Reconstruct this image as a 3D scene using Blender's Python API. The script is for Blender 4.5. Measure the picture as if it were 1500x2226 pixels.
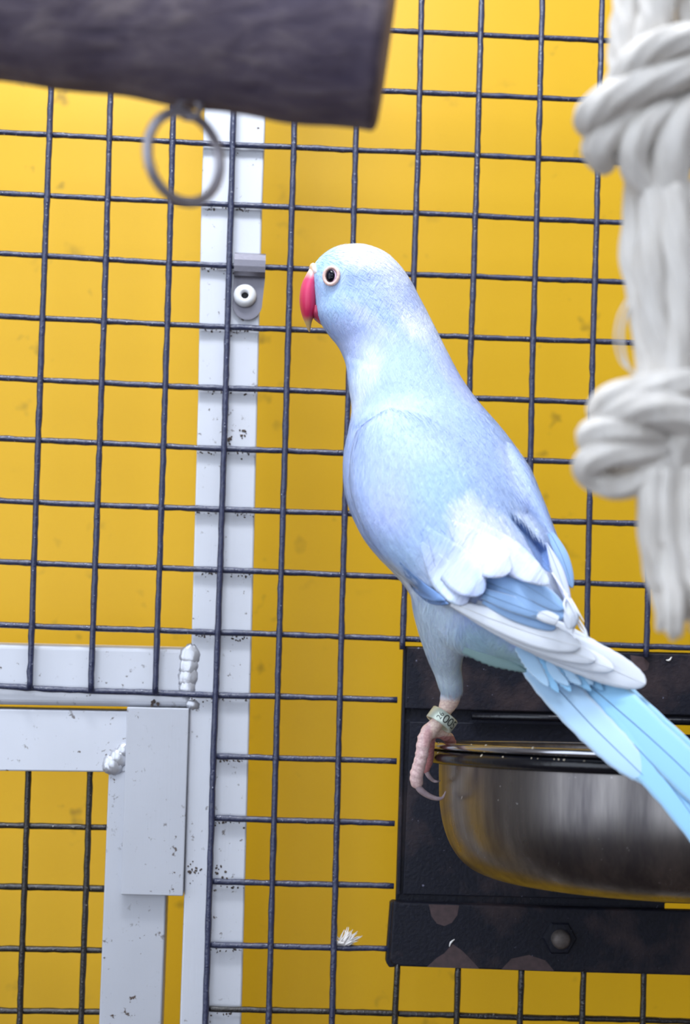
import bpy, bmesh, math, random
from mathutils import Vector, Matrix
from mathutils.bvhtree import BVHTree

# ------------------------------------------------------------------ reset
for o in list(bpy.data.objects):
    bpy.data.objects.remove(o)
scene = bpy.context.scene
C = scene.collection
random.seed(7)
MM = 0.001

# ------------------------------------------------------------------ camera
# world: X right along the wire panel, Y away from the viewer, Z up; wire panel at Y = 0
FPX = 3600.0
CAM = Vector((90.99, -680.03, -174.29)) * MM
a_, b_, c_ = -0.0708, -0.0526, 0.0287
RX = Matrix(((1, 0, 0), (0, math.cos(a_), -math.sin(a_)), (0, math.sin(a_), math.cos(a_))))
RY = Matrix(((math.cos(b_), 0, math.sin(b_)), (0, 1, 0), (-math.sin(b_), 0, math.cos(b_))))
RZ = Matrix(((math.cos(c_), -math.sin(c_), 0), (math.sin(c_), math.cos(c_), 0), (0, 0, 1)))
RC = RZ @ RX @ RY


def wrow(i):
    r = RC[i]
    return Vector((r[0], r[2], -r[1]))


RIGHT, DOWN, FWD = wrow(0), wrow(1), wrow(2)
cam_d = bpy.data.cameras.new('camera')
cam = bpy.data.objects.new('camera', cam_d)
C.objects.link(cam)
cam_d.sensor_width = 36.0
cam_d.lens = FPX * 36.0 / 2226.0
cam_d.clip_start = 0.01
cam_d.clip_end = 50
m3 = Matrix((RIGHT, -DOWN, -FWD)).transposed()
cam.matrix_world = Matrix.Translation(CAM) @ m3.to_4x4()
cam_d.dof.use_dof = True
cam_d.dof.focus_distance = 0.605
cam_d.dof.aperture_fstop = 14.0
scene.camera = cam

# ------------------------------------------------------------------ world, lamp, exposure
world = bpy.data.worlds.new('room_light')
scene.world = world
world.use_nodes = True
bg = world.node_tree.nodes['Background']
bg.inputs[0].default_value = (0.80, 0.87, 1.0, 1)
bg.inputs[1].default_value = 0.05

lamp_d = bpy.data.lights.new('cage_lamp', 'AREA')
lamp_d.shape = 'RECTANGLE'
lamp_d.size = 0.22
lamp_d.size_y = 0.045
lamp_d.energy = 2.4
lamp_d.color = (0.88, 0.93, 1.0)
lamp = bpy.data.objects.new('cage_lamp', lamp_d)
C.objects.link(lamp)
lamp.location = (0.03, -0.285, 0.36)
lamp.rotation_euler = (Vector((0.13, -0.08, -0.16)) - Vector(lamp.location)).to_track_quat('-Z', 'Y').to_euler()

# unseen area lights added under the ceiling as fill
for lx_, ly_ in ((-0.45, -1.2), (0.75, -1.2)):
    rd_ = bpy.data.lights.new('ceiling_fill', 'AREA')
    rd_.shape = 'RECTANGLE'
    rd_.size = 0.5
    rd_.size_y = 1.1
    rd_.energy = 13.0
    rd_.color = (0.80, 0.88, 1.0)
    ro_ = bpy.data.objects.new('ceiling_fill', rd_)
    C.objects.link(ro_)
    ro_.location = (lx_, ly_, 1.36)

scene.view_settings.view_transform = 'Standard'
scene.view_settings.look = 'None'
scene.view_settings.exposure = 0.1
scene.view_settings.gamma = 1.0
scene.view_settings.use_curve_mapping = False


# ------------------------------------------------------------------ measuring helpers
def P(px, py, ymm):
    """the point of the plane Y = ymm that was measured at pixel (px, py)"""
    d = RIGHT * ((px - 750.0) / FPX) + DOWN * ((py - 1113.0) / FPX) + FWD
    k = (ymm * MM - CAM.y) / d.y
    return CAM + d * k


def ray(px, py):
    return (RIGHT * ((px - 750.0) / FPX) + DOWN * ((py - 1113.0) / FPX) + FWD).normalized()


def to_px(p):
    v = p - CAM
    z = v.dot(FWD)
    return 750 + FPX * v.dot(RIGHT) / z, 1113 + FPX * v.dot(DOWN) / z


def mmpx(ymm):
    return (680.03 + ymm) / FPX          # mm per pixel at that depth


# ------------------------------------------------------------------ mesh helpers
def link(name, me, mat=None, parent=None, smooth=True):
    o = bpy.data.objects.new(name, me)
    C.objects.link(o)
    if mat:
        me.materials.append(mat)
    if smooth:
        for p in me.polygons:
            p.use_smooth = True
    if parent:
        o.parent = parent
    return o


def obj(name, bm, mat=None, parent=None, smooth=True):
    me = bpy.data.meshes.new(name)
    bmesh.ops.recalc_face_normals(bm, faces=bm.faces)
    bm.to_mesh(me)
    bm.free()
    return link(name, me, mat, parent, smooth)


def tag(o, label, cat, group=None, kind=None):
    if label:
        o['label'] = label
    if cat:
        o['category'] = cat
    if group:
        o['group'] = group
    if kind:
        o['kind'] = kind
    return o


def thing(name, label, cat, loc=(0, 0, 0), group=None):
    o = bpy.data.objects.new(name, None)
    o.empty_display_size = 0.01
    C.objects.link(o)
    tag(o, label, cat, group)
    return o


def frames(pts):
    n = len(pts)
    tans = []
    for i in range(n):
        t = pts[min(i + 1, n - 1)] - pts[max(i - 1, 0)]
        tans.append(t.normalized() if t.length > 1e-12 else Vector((0, 0, 1)))
    ref = Vector((0, 1, 0)) if abs(tans[0].y) < 0.9 else Vector((1, 0, 0))
    nrm = (ref - tans[0] * ref.dot(tans[0])).normalized()
    out = []
    for i in range(n):
        nrm = (nrm - tans[i] * nrm.dot(tans[i]))
        if nrm.length < 1e-9:
            nrm = tans[i].orthogonal()
        nrm.normalize()
        out.append((tans[i], nrm, tans[i].cross(nrm)))
    return out


def add_tube(bm, pts, rad, segs=10, closed=False, caps=True, ridge=None):
    """tube along pts; rad scalar or list; ridge=(amount, count, twist per step)"""
    fr = frames(pts)
    rings = []
    n = len(pts)
    for i, p in enumerate(pts):
        r = rad[i] if isinstance(rad, (list, tuple)) else rad
        t, u, v = fr[i]
        ring = []
        for k in range(segs):
            a = 2 * math.pi * k / segs
            rr = r
            if ridge:
                rr = r * (1 + ridge[0] * math.cos(ridge[1] * a + ridge[2] * i))
            ring.append(bm.verts.new(p + u * (rr * math.cos(a)) + v * (rr * math.sin(a))))
        rings.append(ring)
    for i in range(n - 1 + (1 if closed else 0)):
        A, B = rings[i], rings[(i + 1) % n]
        for k in range(segs):
            bm.faces.new((A[k], A[(k + 1) % segs], B[(k + 1) % segs], B[k]))
    if caps and not closed:
        bm.faces.new(rings[0][::-1])
        bm.faces.new(rings[-1])
    return rings


def catmull(pts, n):
    """resample a polyline smoothly; pts = list of tuples (any length) or Vectors"""
    P_ = [tuple(p) for p in pts]
    m = len(P_)
    dim = len(P_[0])
    out = []
    for i in range(n):
        f = i * (m - 1) / (n - 1)
        k = min(int(f), m - 2)
        t = f - k
        p0, p1, p2, p3 = P_[max(k - 1, 0)], P_[k], P_[k + 1], P_[min(k + 2, m - 1)]
        out.append(tuple(0.5 * (2 * p1[d] + (p2[d] - p0[d]) * t + (2 * p0[d] - 5 * p1[d] + 4 * p2[d] - p3[d]) * t * t
                                + (3 * p1[d] - p0[d] - 3 * p2[d] + p3[d]) * t ** 3) for d in range(dim)))
    return out


def add_prism(bm, poly, y0, y1):
    """solid plate: pixel outline measured in plane y0, extruded back to y1 (mm)"""
    f = [bm.verts.new(P(x, y, y0)) for x, y in poly]
    off = Vector((0, (y1 - y0) * MM, 0))
    b = [bm.verts.new(v.co + off) for v in f]
    n = len(poly)
    bm.faces.new(f)
    bm.faces.new(b[::-1])
    for i in range(n):
        bm.faces.new((f[i], b[i], b[(i + 1) % n], f[(i + 1) % n]))


def bevel(bm, w, seg=2):
    bmesh.ops.recalc_face_normals(bm, faces=bm.faces)
    ed = [e for e in bm.edges if len(e.link_faces) == 2 and e.calc_face_angle(0) > 0.6]
    bmesh.ops.bevel(bm, geom=ed, offset=w, segments=seg, profile=0.5, affect='EDGES')


def plate(name, poly, y0, y1, mat, parent=None, bev=0.5, seg=2):
    bm = bmesh.new()
    add_prism(bm, poly, y0, y1)
    if bev:
        bevel(bm, bev * MM, seg)
    return obj(name, bm, mat, parent, smooth=False)


def add_lathe(bm, prof, center, segs=64, a0=0.0, a1=2 * math.pi):
    full = abs(a1 - a0 - 2 * math.pi) < 1e-6
    rings = []
    for r, z in prof:
        if r < 1e-7:
            rings.append([bm.verts.new(center + Vector((0, 0, z)))])
            continue
        rings.append([bm.verts.new(center + Vector((r * math.cos(a0 + (a1 - a0) * k / segs), r * math.sin(a0 + (a1 - a0) * k / segs), z)))
                      for k in range(segs if full else segs + 1)])
    for A, B in zip(rings, rings[1:]):
        n = max(len(A), len(B))
        for k in range(n if full else n - 1):
            k2 = (k + 1) % n
            if len(A) == 1:
                bm.faces.new((A[0], B[k2], B[k]))
            elif len(B) == 1:
                bm.faces.new((A[k], A[k2], B[0]))
            else:
                bm.faces.new((A[k], A[k2], B[k2], B[k]))


def add_ball(bm, c, rx, ry=None, rz=None, u=14, v=9, axes=None):
    ry = ry or rx
    rz = rz or rx
    r = bmesh.ops.create_uvsphere(bm, u_segments=u, v_segments=v, radius=1)
    for w in r['verts']:
        q = Vector((w.co.x * rx, w.co.y * ry, w.co.z * rz))
        if axes:
            q = axes @ q
        w.co = c + q
    return r['verts']


# ------------------------------------------------------------------ materials
def srgb(r, g, b):
    f = lambda c: (c / 255 / 12.92) if c <= 10 else ((c / 255 + 0.055) / 1.055) ** 2.4
    return (f(r), f(g), f(b), 1)


class Nodes:
    def __init__(s, name):
        s.m = bpy.data.materials.new(name)
        s.m.use_nodes = True
        s.t = s.m.node_tree
        s.b = s.t.nodes['Principled BSDF']

    def n(s, typ, **kw):
        nd = s.t.nodes.new(typ)
        for k, v in kw.items():
            if k.startswith('_'):
                setattr(nd, k[1:], v)
            else:
                nd.inputs[k.replace('__', ' ')].default_value = v
        return nd

    def l(s, a, ao, b, bi):
        s.t.links.new(a.outputs[ao], b.inputs[bi])

    def coord(s, scale=(1, 1, 1), rot=(0, 0, 0), which='Object'):
        tc = s.n('ShaderNodeTexCoord')
        m1 = s.n('ShaderNodeMapping')
        m1.inputs['Rotation'].default_value = rot
        m2 = s.n('ShaderNodeMapping')
        m2.inputs['Scale'].default_value = scale
        s.l(tc, which, m1, 'Vector')
        s.l(m1, 'Vector', m2, 'Vector')
        return m2

    def noise(s, co, scale, detail=4, rough=0.55, dist=0.0):
        nz = s.n('ShaderNodeTexNoise')
        nz.inputs['Scale'].default_value = scale
        nz.inputs['Detail'].default_value = detail
        nz.inputs['Roughness'].default_value = rough
        nz.inputs['Distortion'].default_value = dist
        s.l(co, 'Vector', nz, 'Vector')
        return nz

    def ramp(s, src, out, stops):
        r = s.n('ShaderNodeValToRGB')
        e = r.color_ramp.elements
        while len(e) < len(stops):
            e.new(0.5)
        for el, (p, c) in zip(e, stops):
            el.position = p
            el.color = c if len(c) == 4 else (*c, 1)
        s.l(src, out, r, 'Fac')
        return r

    def mix(s, fac, a, b, mode='MIX'):
        """fac: (node, out) or float; a, b: (node, out) or colour"""
        mx = s.n('ShaderNodeMix')
        mx.data_type = 'RGBA'
        mx.blend_type = mode
        for idx, v in ((0, fac), (6, a), (7, b)):
            if isinstance(v, tuple) and len(v) == 2 and hasattr(v[0], 'outputs'):
                s.t.links.new(v[0].outputs[v[1]], mx.inputs[idx])
            else:
                mx.inputs[idx].default_value = v
        return (mx, 2)

    def base(s, src):
        if isinstance(src, tuple) and hasattr(src[0], 'outputs'):
            s.t.links.new(src[0].outputs[src[1]], s.b.inputs['Base Color'])
        else:
            s.b.inputs['Base Color'].default_value = src

    def bump(s, src, out, strength, dist):
        bp = s.n('ShaderNodeBump')
        bp.inputs['Strength'].default_value = strength
        bp.inputs['Distance'].default_value = dist
        s.l(src, out, bp, 'Height')
        prev = s.b.inputs['Normal'].links
        if prev:
            s.t.links.new(prev[0].from_socket, bp.inputs['Normal'])
        s.l(bp, 'Normal', s.b, 'Normal')

    def set(s, **kw):
        for k, v in kw.items():
            s.b.inputs[k.replace('__', ' ')].default_value = v


W1 = (1, 1, 1, 1)
K0 = (0, 0, 0, 1)

# yellow painted wall behind the cage
N = Nodes('yellow_wall')
co = N.coord()
big = N.noise(co, 9, 3)
sm = N.noise(co, 75, 2, 0.5)
col = N.mix((big, 'Fac'), srgb(232, 178, 2), srgb(238, 187, 8))
sp = N.ramp(sm, 'Fac', [(0.64, K0), (0.76, W1)])
ms = N.noise(co, 14, 2)
gate = N.ramp(ms, 'Fac', [(0.45, K0), (0.62, (0.7, 0.7, 0.7, 1))])
fac = N.mix(1.0, (sp, 'Color'), (gate, 'Color'), 'MULTIPLY')
col = N.mix(fac, col, srgb(120, 92, 14))
N.base(col)
N.set(Roughness=0.42)
M_WALL = N.m

# coated wire
def wire_mat(name, c1, c2, chip):
    N = Nodes(name)
    co = N.coord()
    n1 = N.noise(co, 260, 5, 0.6)
    n2 = N.noise(co, 900, 4, 0.6)
    col = N.mix((n1, 'Fac'), c1, c2)
    ch = N.ramp(n2, 'Fac', [(0.66, K0), (0.72, W1)])
    col = N.mix((ch, 'Color'), col, chip)
    N.base(col)
    N.set(Roughness=0.22)
    N.b.inputs['Specular IOR Level'].default_value = 0.9
    N.bump(n2, 'Fac', 0.55, 0.0006)
    N.bump(n1, 'Fac', 0.4, 0.0012)
    return N.m


M_WIRE = wire_mat('navy_coated_wire', srgb(26, 31, 58), srgb(50, 57, 92), srgb(170, 175, 195))
M_WIRE2 = wire_mat('bare_dark_wire', srgb(30, 28, 28), srgb(58, 54, 52), srgb(165, 160, 150))
M_WIRE2.node_tree.nodes['Principled BSDF'].inputs['Metallic'].default_value = 0.35

# aluminium
def alu(name, tint, dirt=0.625):
    N = Nodes(name)
    co = N.coord()
    br = N.coord(scale=(1, 1, 0.06))
    nb = N.noise(br, 1500, 3, 0.6)
    nl = N.noise(co, 30, 4)
    nd = N.noise(co, 300, 6, 0.68, 0.2)
    ng = N.noise(co, 22, 2)
    col = N.mix((nl, 'Fac'), tint, tuple(c * 0.86 for c in tint[:3]) + (1,))
    d = N.ramp(nd, 'Fac', [(dirt, K0), (dirt + 0.035, W1)])
    g = N.ramp(ng, 'Fac', [(0.42, K0), (0.58, W1)])
    f = N.mix(1.0, (d, 'Color'), (g, 'Color'), 'MULTIPLY')
    col = N.mix(f, col, srgb(88, 74, 66))
    N.base(col)
    N.set(Roughness=0.48, Metallic=0.35)
    N.bump(nb, 'Fac', 0.12, 0.0003)
    return N.m


M_ALU = alu('brushed_aluminium', srgb(214, 216, 224))
M_ALU2 = alu('dull_aluminium', srgb(196, 198, 206), 0.615)
N = Nodes('weld_metal')
N.base(srgb(205, 206, 212))
N.set(Roughness=0.3, Metallic=0.6)
co = N.coord()
N.bump(N.noise(co, 500, 3), 'Fac', 0.25, 0.0005)
M_WELD = N.m
N = Nodes('hole_shade')
N.base(srgb(24, 24, 30))
M_DARK = N.m
N = Nodes('clip_steel')
N.base(srgb(128, 126, 136))
N.set(Roughness=0.42, Metallic=0.7)
co = N.coord()
N.bump(N.noise(co, 900, 3), 'Fac', 0.2, 0.0003)
M_CLIP = N.m
N = Nodes('white_rivet')
N.base(srgb(226, 226, 228))
N.set(Roughness=0.4)
M_RIVET = N.m

# black painted holder, worn
def black_paint(name, bare):
    N = Nodes(name)
    co = N.coord()
    n1 = N.noise(co, 700, 4, 0.6)
    n2 = N.noise(co, 28, 5, 0.6)
    n3 = N.noise(co, 420, 3)
    col = N.mix((n1, 'Fac'), srgb(10, 11, 20), srgb(24, 26, 42))
    f = N.ramp(n2, 'Fac', [(bare - 0.08, K0), (bare + 0.10, W1)])
    col = N.mix((f, 'Color'), col, srgb(62, 50, 52))
    f = N.ramp(n3, 'Fac', [(0.71, K0), (0.74, W1)])
    col = N.mix((f, 'Color'), col, srgb(110, 110, 130))
    N.base(col)
    N.set(Roughness=0.55)
    N.b.inputs['Specular IOR Level'].default_value = 0.32
    N.bump(n1, 'Fac', 0.5, 0.0006)
    return N.m


M_BLACK = black_paint('black_painted_steel', 0.66)
M_BLACKW = black_paint('worn_black_steel', 0.58)
N = Nodes('bare_rusty_steel')
co = N.coord()
N.base(N.mix((N.noise(co, 400, 5), 'Fac'), srgb(46, 36, 38), srgb(92, 72, 74)))
N.set(Roughness=0.6)
M_BARE = N.m
N = Nodes('black_ring_enamel')
N.base(srgb(15, 16, 24))
N.set(Roughness=0.22)
co = N.coord()
N.bump(N.noise(co, 600, 3), 'Fac', 0.25, 0.0004)
M_RING = N.m

# stainless steel bowl, brushed vertically
N = Nodes('stainless_steel')
br = N.coord(scale=(1, 1, 0.07))
co = N.coord()
nb = N.noise(br, 900, 4, 0.6)
nl = N.noise(N.coord(scale=(1, 1, 0.10)), 75, 5, 0.65)
nlr = N.ramp(nl, 'Fac', [(0.36, K0), (0.62, W1)])
col = N.mix((nlr, 'Color'), srgb(138, 133, 130), srgb(96, 92, 94))  # darker streaks in the colour imitate reflections of the room
ns = N.noise(co, 520, 3)
f = N.ramp(ns, 'Fac', [(0.72, K0), (0.75, W1)])
col = N.mix((f, 'Color'), col, srgb(225, 225, 225))
N.base(col)
rr = N.ramp(nl, 'Fac', [(0.3, (0.24, 0.24, 0.24, 1)), (0.7, (0.40, 0.40, 0.40, 1))])
N.l(rr, 'Color', N.b, 'Roughness')
N.set(Metallic=1.0)
N.bump(nb, 'Fac', 0.05, 0.0003)
M_STEEL = N.m
N = Nodes('polished_rim_steel')
N.base(srgb(180, 180, 186))
N.set(Metallic=1.0, Roughness=0.16)
M_RIM = N.m

# perch wood
N = Nodes('weathered_wood')
co = N.coord(scale=(0.35, 1, 1), rot=(0, 0.12, 0))
n1 = N.noise(co, 210, 6, 0.65, 0.4)
n2 = N.noise(co, 420, 4)
n3 = N.noise(N.coord(), 26, 3)
col = N.ramp(n1, 'Fac', [(0.32, srgb(78, 70, 82)), (0.52, srgb(128, 116, 122)), (0.72, srgb(176, 162, 158))])
col = N.mix((n3, 'Fac'), (col, 'Color'), srgb(78, 68, 96))
N.base(col)
N.set(Roughness=0.8)
N.bump(n1, 'Fac', 0.8, 0.0015)
N.bump(n2, 'Fac', 0.4, 0.0006)
M_WOOD = N.m
N = Nodes('cut_wood_end')
co = N.coord()
N.base(N.mix((N.noise(co, 200, 4), 'Fac'), srgb(150, 128, 120), srgb(112, 92, 90)))
N.set(Roughness=0.8)
M_WOODEND = N.m
N = Nodes('galvanised_ring')
co = N.coord()
N.base(N.mix((N.noise(co, 300, 4), 'Fac'), srgb(150, 146, 158), srgb(190, 186, 192)))
N.set(Roughness=0.4, Metallic=0.7)
M_GALV = N.m

# cotton rope
N = Nodes('cotton_rope')
co = N.coord()
n1 = N.noise(co, 900, 4, 0.6)
n2 = N.noise(N.coord(scale=(1, 1, 0.25)), 260, 4)
col = N.mix((n2, 'Fac'), srgb(230, 226, 221), srgb(196, 188, 178))
N.base(col)
N.set(Roughness=0.95)
N.b.inputs['Sheen Weight'].default_value = 0.35
N.b.inputs['Subsurface Weight'].default_value = 0.0
N.bump(n2, 'Fac', 0.8, 0.0012)
N.bump(n1, 'Fac', 0.4, 0.0004)
M_ROPE = N.m

# bird
FLOW_ROT = (0, -math.atan2(0.45, 0.89), 0)


def plumage(name, rough=0.75):
    N = Nodes(name)
    at = N.n('ShaderNodeAttribute', _attribute_name='plumage')
    fl = N.coord(scale=(1, 1, 0.10), rot=FLOW_ROT)
    n1 = N.noise(fl, 1300, 4, 0.6, 0.3)
    n2 = N.noise(fl, 330, 4, 0.6, 0.4)
    n3 = N.noise(N.coord(), 60, 3)
    r1 = N.ramp(n1, 'Fac', [(0.3, (0.87, 0.88, 0.93, 1)), (0.7, (1.06, 1.05, 1.03, 1))])
    r3 = N.ramp(n3, 'Fac', [(0.35, (0.96, 0.93, 1.0, 1)), (0.65, (1, 1, 1, 1))])
    c = N.mix(1.0, (at, 'Color'), (r1, 'Color'), 'MULTIPLY')
    c = N.mix(1.0, c, (r3, 'Color'), 'MULTIPLY')
    N.base(c)
    N.set(Roughness=rough)
    N.b.inputs['Sheen Weight'].default_value = 0.15
    N.bump(n2, 'Fac', 0.5, 0.0014)
    N.bump(n1, 'Fac', 0.6, 0.0005)
    return N.m


M_BIRD = plumage('pale_blue_plumage')
N = Nodes('plumage_barb')
at = N.n('ShaderNodeAttribute', _attribute_name='plumage')
N.base((at, 'Color'))
N.set(Roughness=0.8)
M_BARB = N.m
N = Nodes('scaly_leg_skin')
at = N.n('ShaderNodeAttribute', _attribute_name='plumage')
vo = N.n('ShaderNodeTexVoronoi')
vo.inputs['Scale'].default_value = 1100
N.l(N.coord(scale=(1, 1, 1.3)), 'Vector', vo, 'Vector')
rp = N.ramp(vo, 'Distance', [(0.2, (1.08, 1.06, 1.04, 1)), (0.8, (0.86, 0.74, 0.76, 1))])
N.base(N.mix(1.0, (at, 'Color'), (rp, 'Color'), 'MULTIPLY'))
N.set(Roughness=0.55)
N.bump(vo, 'Distance', -0.8, 0.0006)
M_SKIN = N.m


def vane(name, c1, c2, edge=None):
    """flight-feather vane: fine slanted barbs, colour from shaft (u=.5) to edge"""
    N = Nodes(name)
    tc = N.n('ShaderNodeTexCoord')
    sx = N.n('ShaderNodeSeparateXYZ')
    N.l(tc, 'UV', sx, 'Vector')
    ab = N.n('ShaderNodeMath', _operation='SUBTRACT')
    ab.inputs[1].default_value = 0.5
    N.l(sx, 'X', ab, 0)
    ab2 = N.n('ShaderNodeMath', _operation='ABSOLUTE')
    N.l(ab, 'Value', ab2, 0)
    # slanted barb coordinate
    sk = N.n('ShaderNodeMath', _operation='MULTIPLY_ADD')
    N.l(ab2, 'Value', sk, 0)
    sk.inputs[1].default_value = -0.35
    N.l(sx, 'Y', sk, 2)
    cb = N.n('ShaderNodeCombineXYZ')
    N.l(sk, 'Value', cb, 'Y')
    nz = N.noise(cb, 160, 3, 0.6)
    N.t.links.new(cb.outputs[0], nz.inputs['Vector'])
    c = N.mix((nz, 'Fac'), c1, c2)
    if edge:
        er = N.ramp(ab2, 'Value', [(0.40, K0), (0.49, W1)])
        c = N.mix((er, 'Color'), c, edge)
    N.base(c)
    N.set(Roughness=0.6)
    N.bump(nz, 'Fac', 0.25, 0.0003)
    return N.m


M_VWHITE = vane('white_feather', srgb(236, 240, 246), srgb(222, 228, 240))
M_VBLUE = vane('slate_blue_feather', srgb(150, 186, 228), srgb(138, 174, 220), srgb(186, 210, 240))
M_VTAIL = vane('sky_blue_feather', srgb(136, 192, 234), srgb(152, 204, 240), srgb(176, 216, 244))
M_VTAIL2 = vane('pale_sky_feather', srgb(168, 206, 238), srgb(184, 216, 242), srgb(204, 226, 246))
M_VGREY = vane('dark_blue_feather', srgb(112, 146, 196), srgb(98, 132, 184))  # darker blue vane for the coverts below the wing fold
N = Nodes('feather_shaft')
N.base(srgb(92, 120, 150))
N.set(Roughness=0.5)
M_SHAFT = N.m
N = Nodes('white_shaft')
N.base(srgb(214, 214, 210))
N.set(Roughness=0.5)
M_SHAFTW = N.m
N = Nodes('beak_red')
at = N.n('ShaderNodeAttribute', _attribute_name='plumage')
N.base((at, 'Color'))
N.set(Roughness=0.38)
co = N.coord(scale=(1, 1, 0.3))
N.bump(N.noise(co, 500, 3), 'Fac', 0.15, 0.0003)
M_BEAK = N.m
N = Nodes('horn_claw')
co = N.coord()
N.base(N.mix((N.noise(co, 500, 3), 'Fac'), srgb(196, 178, 184), srgb(150, 128, 132)))
N.set(Roughness=0.4)
M_CLAW = N.m
N = Nodes('eye_dark')
N.base(srgb(10, 8, 24))
N.set(Roughness=0.05)
N.b.inputs['Specular IOR Level'].default_value = 0.3
M_PUPIL = N.m
N = Nodes('iris_pink')
N.base(srgb(216, 190, 214))
N.set(Roughness=0.2)
M_IRIS = N.m
N = Nodes('eye_ring_skin')
co = N.coord()
N.base(N.mix((N.noise(co, 900, 3), 'Fac'), srgb(240, 206, 198), srgb(226, 186, 172)))
N.set(Roughness=0.6)
N.bump(N.noise(co, 1500, 3), 'Fac', 0.4, 0.0003)
M_EYERING = N.m
N = Nodes('leg_band_metal')
co = N.coord()
N.base(N.mix((N.noise(co, 200, 3), 'Fac'), srgb(226, 231, 224), srgb(190, 204, 182)))
N.set(Roughness=0.35, Metallic=0.45)
M_BAND = N.m
N = Nodes('band_ink')
N.base(srgb(40, 48, 44))
N.set(Roughness=0.6)
M_INK = N.m
N = Nodes('down_white')
N.base(srgb(240, 236, 232))
N.set(Roughness=0.9)
M_DOWN = N.m
N = Nodes('seed_crumb')
N.base(srgb(226, 212, 186))
N.set(Roughness=0.8)
M_CRUMB = N.m

# ================================================================== SETTING
bm = bmesh.new()
v = [bm.verts.new(Vector(p)) for p in ((-0.32, 0.13, -0.62), (0.95, 0.13, -0.62), (0.95, 0.13, 0.8), (-0.32, 0.13, 0.8))]
bm.faces.new(v)
r = bmesh.ops.extrude_face_region(bm, geom=bm.faces[:])
bmesh.ops.translate(bm, vec=Vector((0, 0.05, 0)), verts=[g for g in r['geom'] if isinstance(g, bmesh.types.BMVert)])
w = obj('wall_back', bm, M_WALL, smooth=False)
w['kind'] = 'structure'
w['label'] = 'yellow painted wall behind the wire cage panel'

# the rest of the room (seen mirrored in the bowl)
def room_mat(name, c1, c2, sc, rough=0.8):
    N = Nodes(name)
    co = N.coord()
    N.base(N.mix((N.noise(co, sc, 4), 'Fac'), c1, c2))
    N.set(Roughness=rough)
    return N.m


def slab(name, lo, hi, mat, label, parent=None):
    bm = bmesh.new()
    r = bmesh.ops.create_cube(bm, size=1)
    for v in r['verts']:
        v.co = Vector([(lo[k] + hi[k]) / 2 + v.co[k] * (hi[k] - lo[k]) for k in range(3)])
    o = obj(name, bm, mat, parent, smooth=False)
    if not parent:
        o['kind'] = 'structure'
        o['label'] = label
    return o


M_PLASTER = room_mat('grey_plaster', srgb(176, 172, 170), srgb(160, 156, 156), 3)
M_CEIL = room_mat('white_ceiling', srgb(226, 226, 228), srgb(214, 214, 218), 3)
M_FLOOR = room_mat('brown_floor', srgb(66, 52, 48), srgb(84, 68, 62), 6, 0.6)
M_DOOR = room_mat('dark_door', srgb(52, 44, 42), srgb(66, 56, 52), 5, 0.5)
slab('wall_left', (-1.45, -2.4, -1.1), (-1.35, 0.18, 1.45), M_PLASTER, 'grey plaster wall to the left of the cage')
slab('wall_right', (1.55, -2.4, -1.1), (1.65, 0.18, 1.45), M_PLASTER, 'grey plaster wall to the right of the cage')
slab('wall_front', (-1.45, -2.5, -1.1), (1.65, -2.4, 1.45), M_PLASTER, 'grey plaster wall opposite the cage')
slab('wall_far', (-1.45, 0.18, -1.2), (1.65, 0.24, 1.5), M_PLASTER, 'grey plaster wall carrying the yellow panel')
slab('floor', (-1.45, -2.5, -1.2), (1.65, 0.18, -1.1), M_FLOOR, 'dark brown floor of the room')
slab('ceiling', (-1.45, -2.5, 1.42), (1.65, 0.18, 1.5), M_CEIL, 'white ceiling of the room')
N = Nodes('fill_glow_pane')
N.base(srgb(220, 230, 245))
N.set(Roughness=0.2)
N.b.inputs['Emission Color'].default_value = (0.82, 0.90, 1.0, 1)
N.b.inputs['Emission Strength'].default_value = 1.85  # panes glow as added fill light
M_PANE = N.m


def window(name, lo, hi, axis, nx, label):
    # glowing window added to a wall for fill light and bowl reflections; axis 0: on the left wall, axis 1: on the front wall
    fr = slab(name, lo, hi, M_CEIL, label)
    u = 1 - axis
    w_ = (hi[u] - lo[u]) / nx
    for k in range(nx):
        for z0, z1 in ((lo[2], (lo[2] + hi[2]) / 2), ((lo[2] + hi[2]) / 2, hi[2])):
            a = [0, 0, z0 + 0.03]
            b = [0, 0, z1 - 0.03]
            a[u], b[u] = lo[u] + k * w_ + 0.025, lo[u] + (k + 1) * w_ - 0.025
            a[axis], b[axis] = hi[axis] - 0.004, hi[axis] + 0.004
            slab('fill_pane', a, b, M_PANE, '', fr)


window('fill_window_1', (-1.36, -2.0, -0.75), (-1.32, -0.55, 1.1), 0, 3, 'added glowing window in the left wall, giving fill light')
window('fill_window_2', (-1.15, -2.41, -0.85), (0.25, -2.37, 1.15), 1, 3, 'tall added glowing window opposite the cage, giving frontal fill light')
d1 = slab('reflection_door_1', (0.35, -2.41, -1.1), (0.95, -2.37, 0.75), M_DOOR, 'added dark door opposite the cage, mirrored in the bowl')  # unseen door, added to put dark streaks in the bowl's reflection

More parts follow.
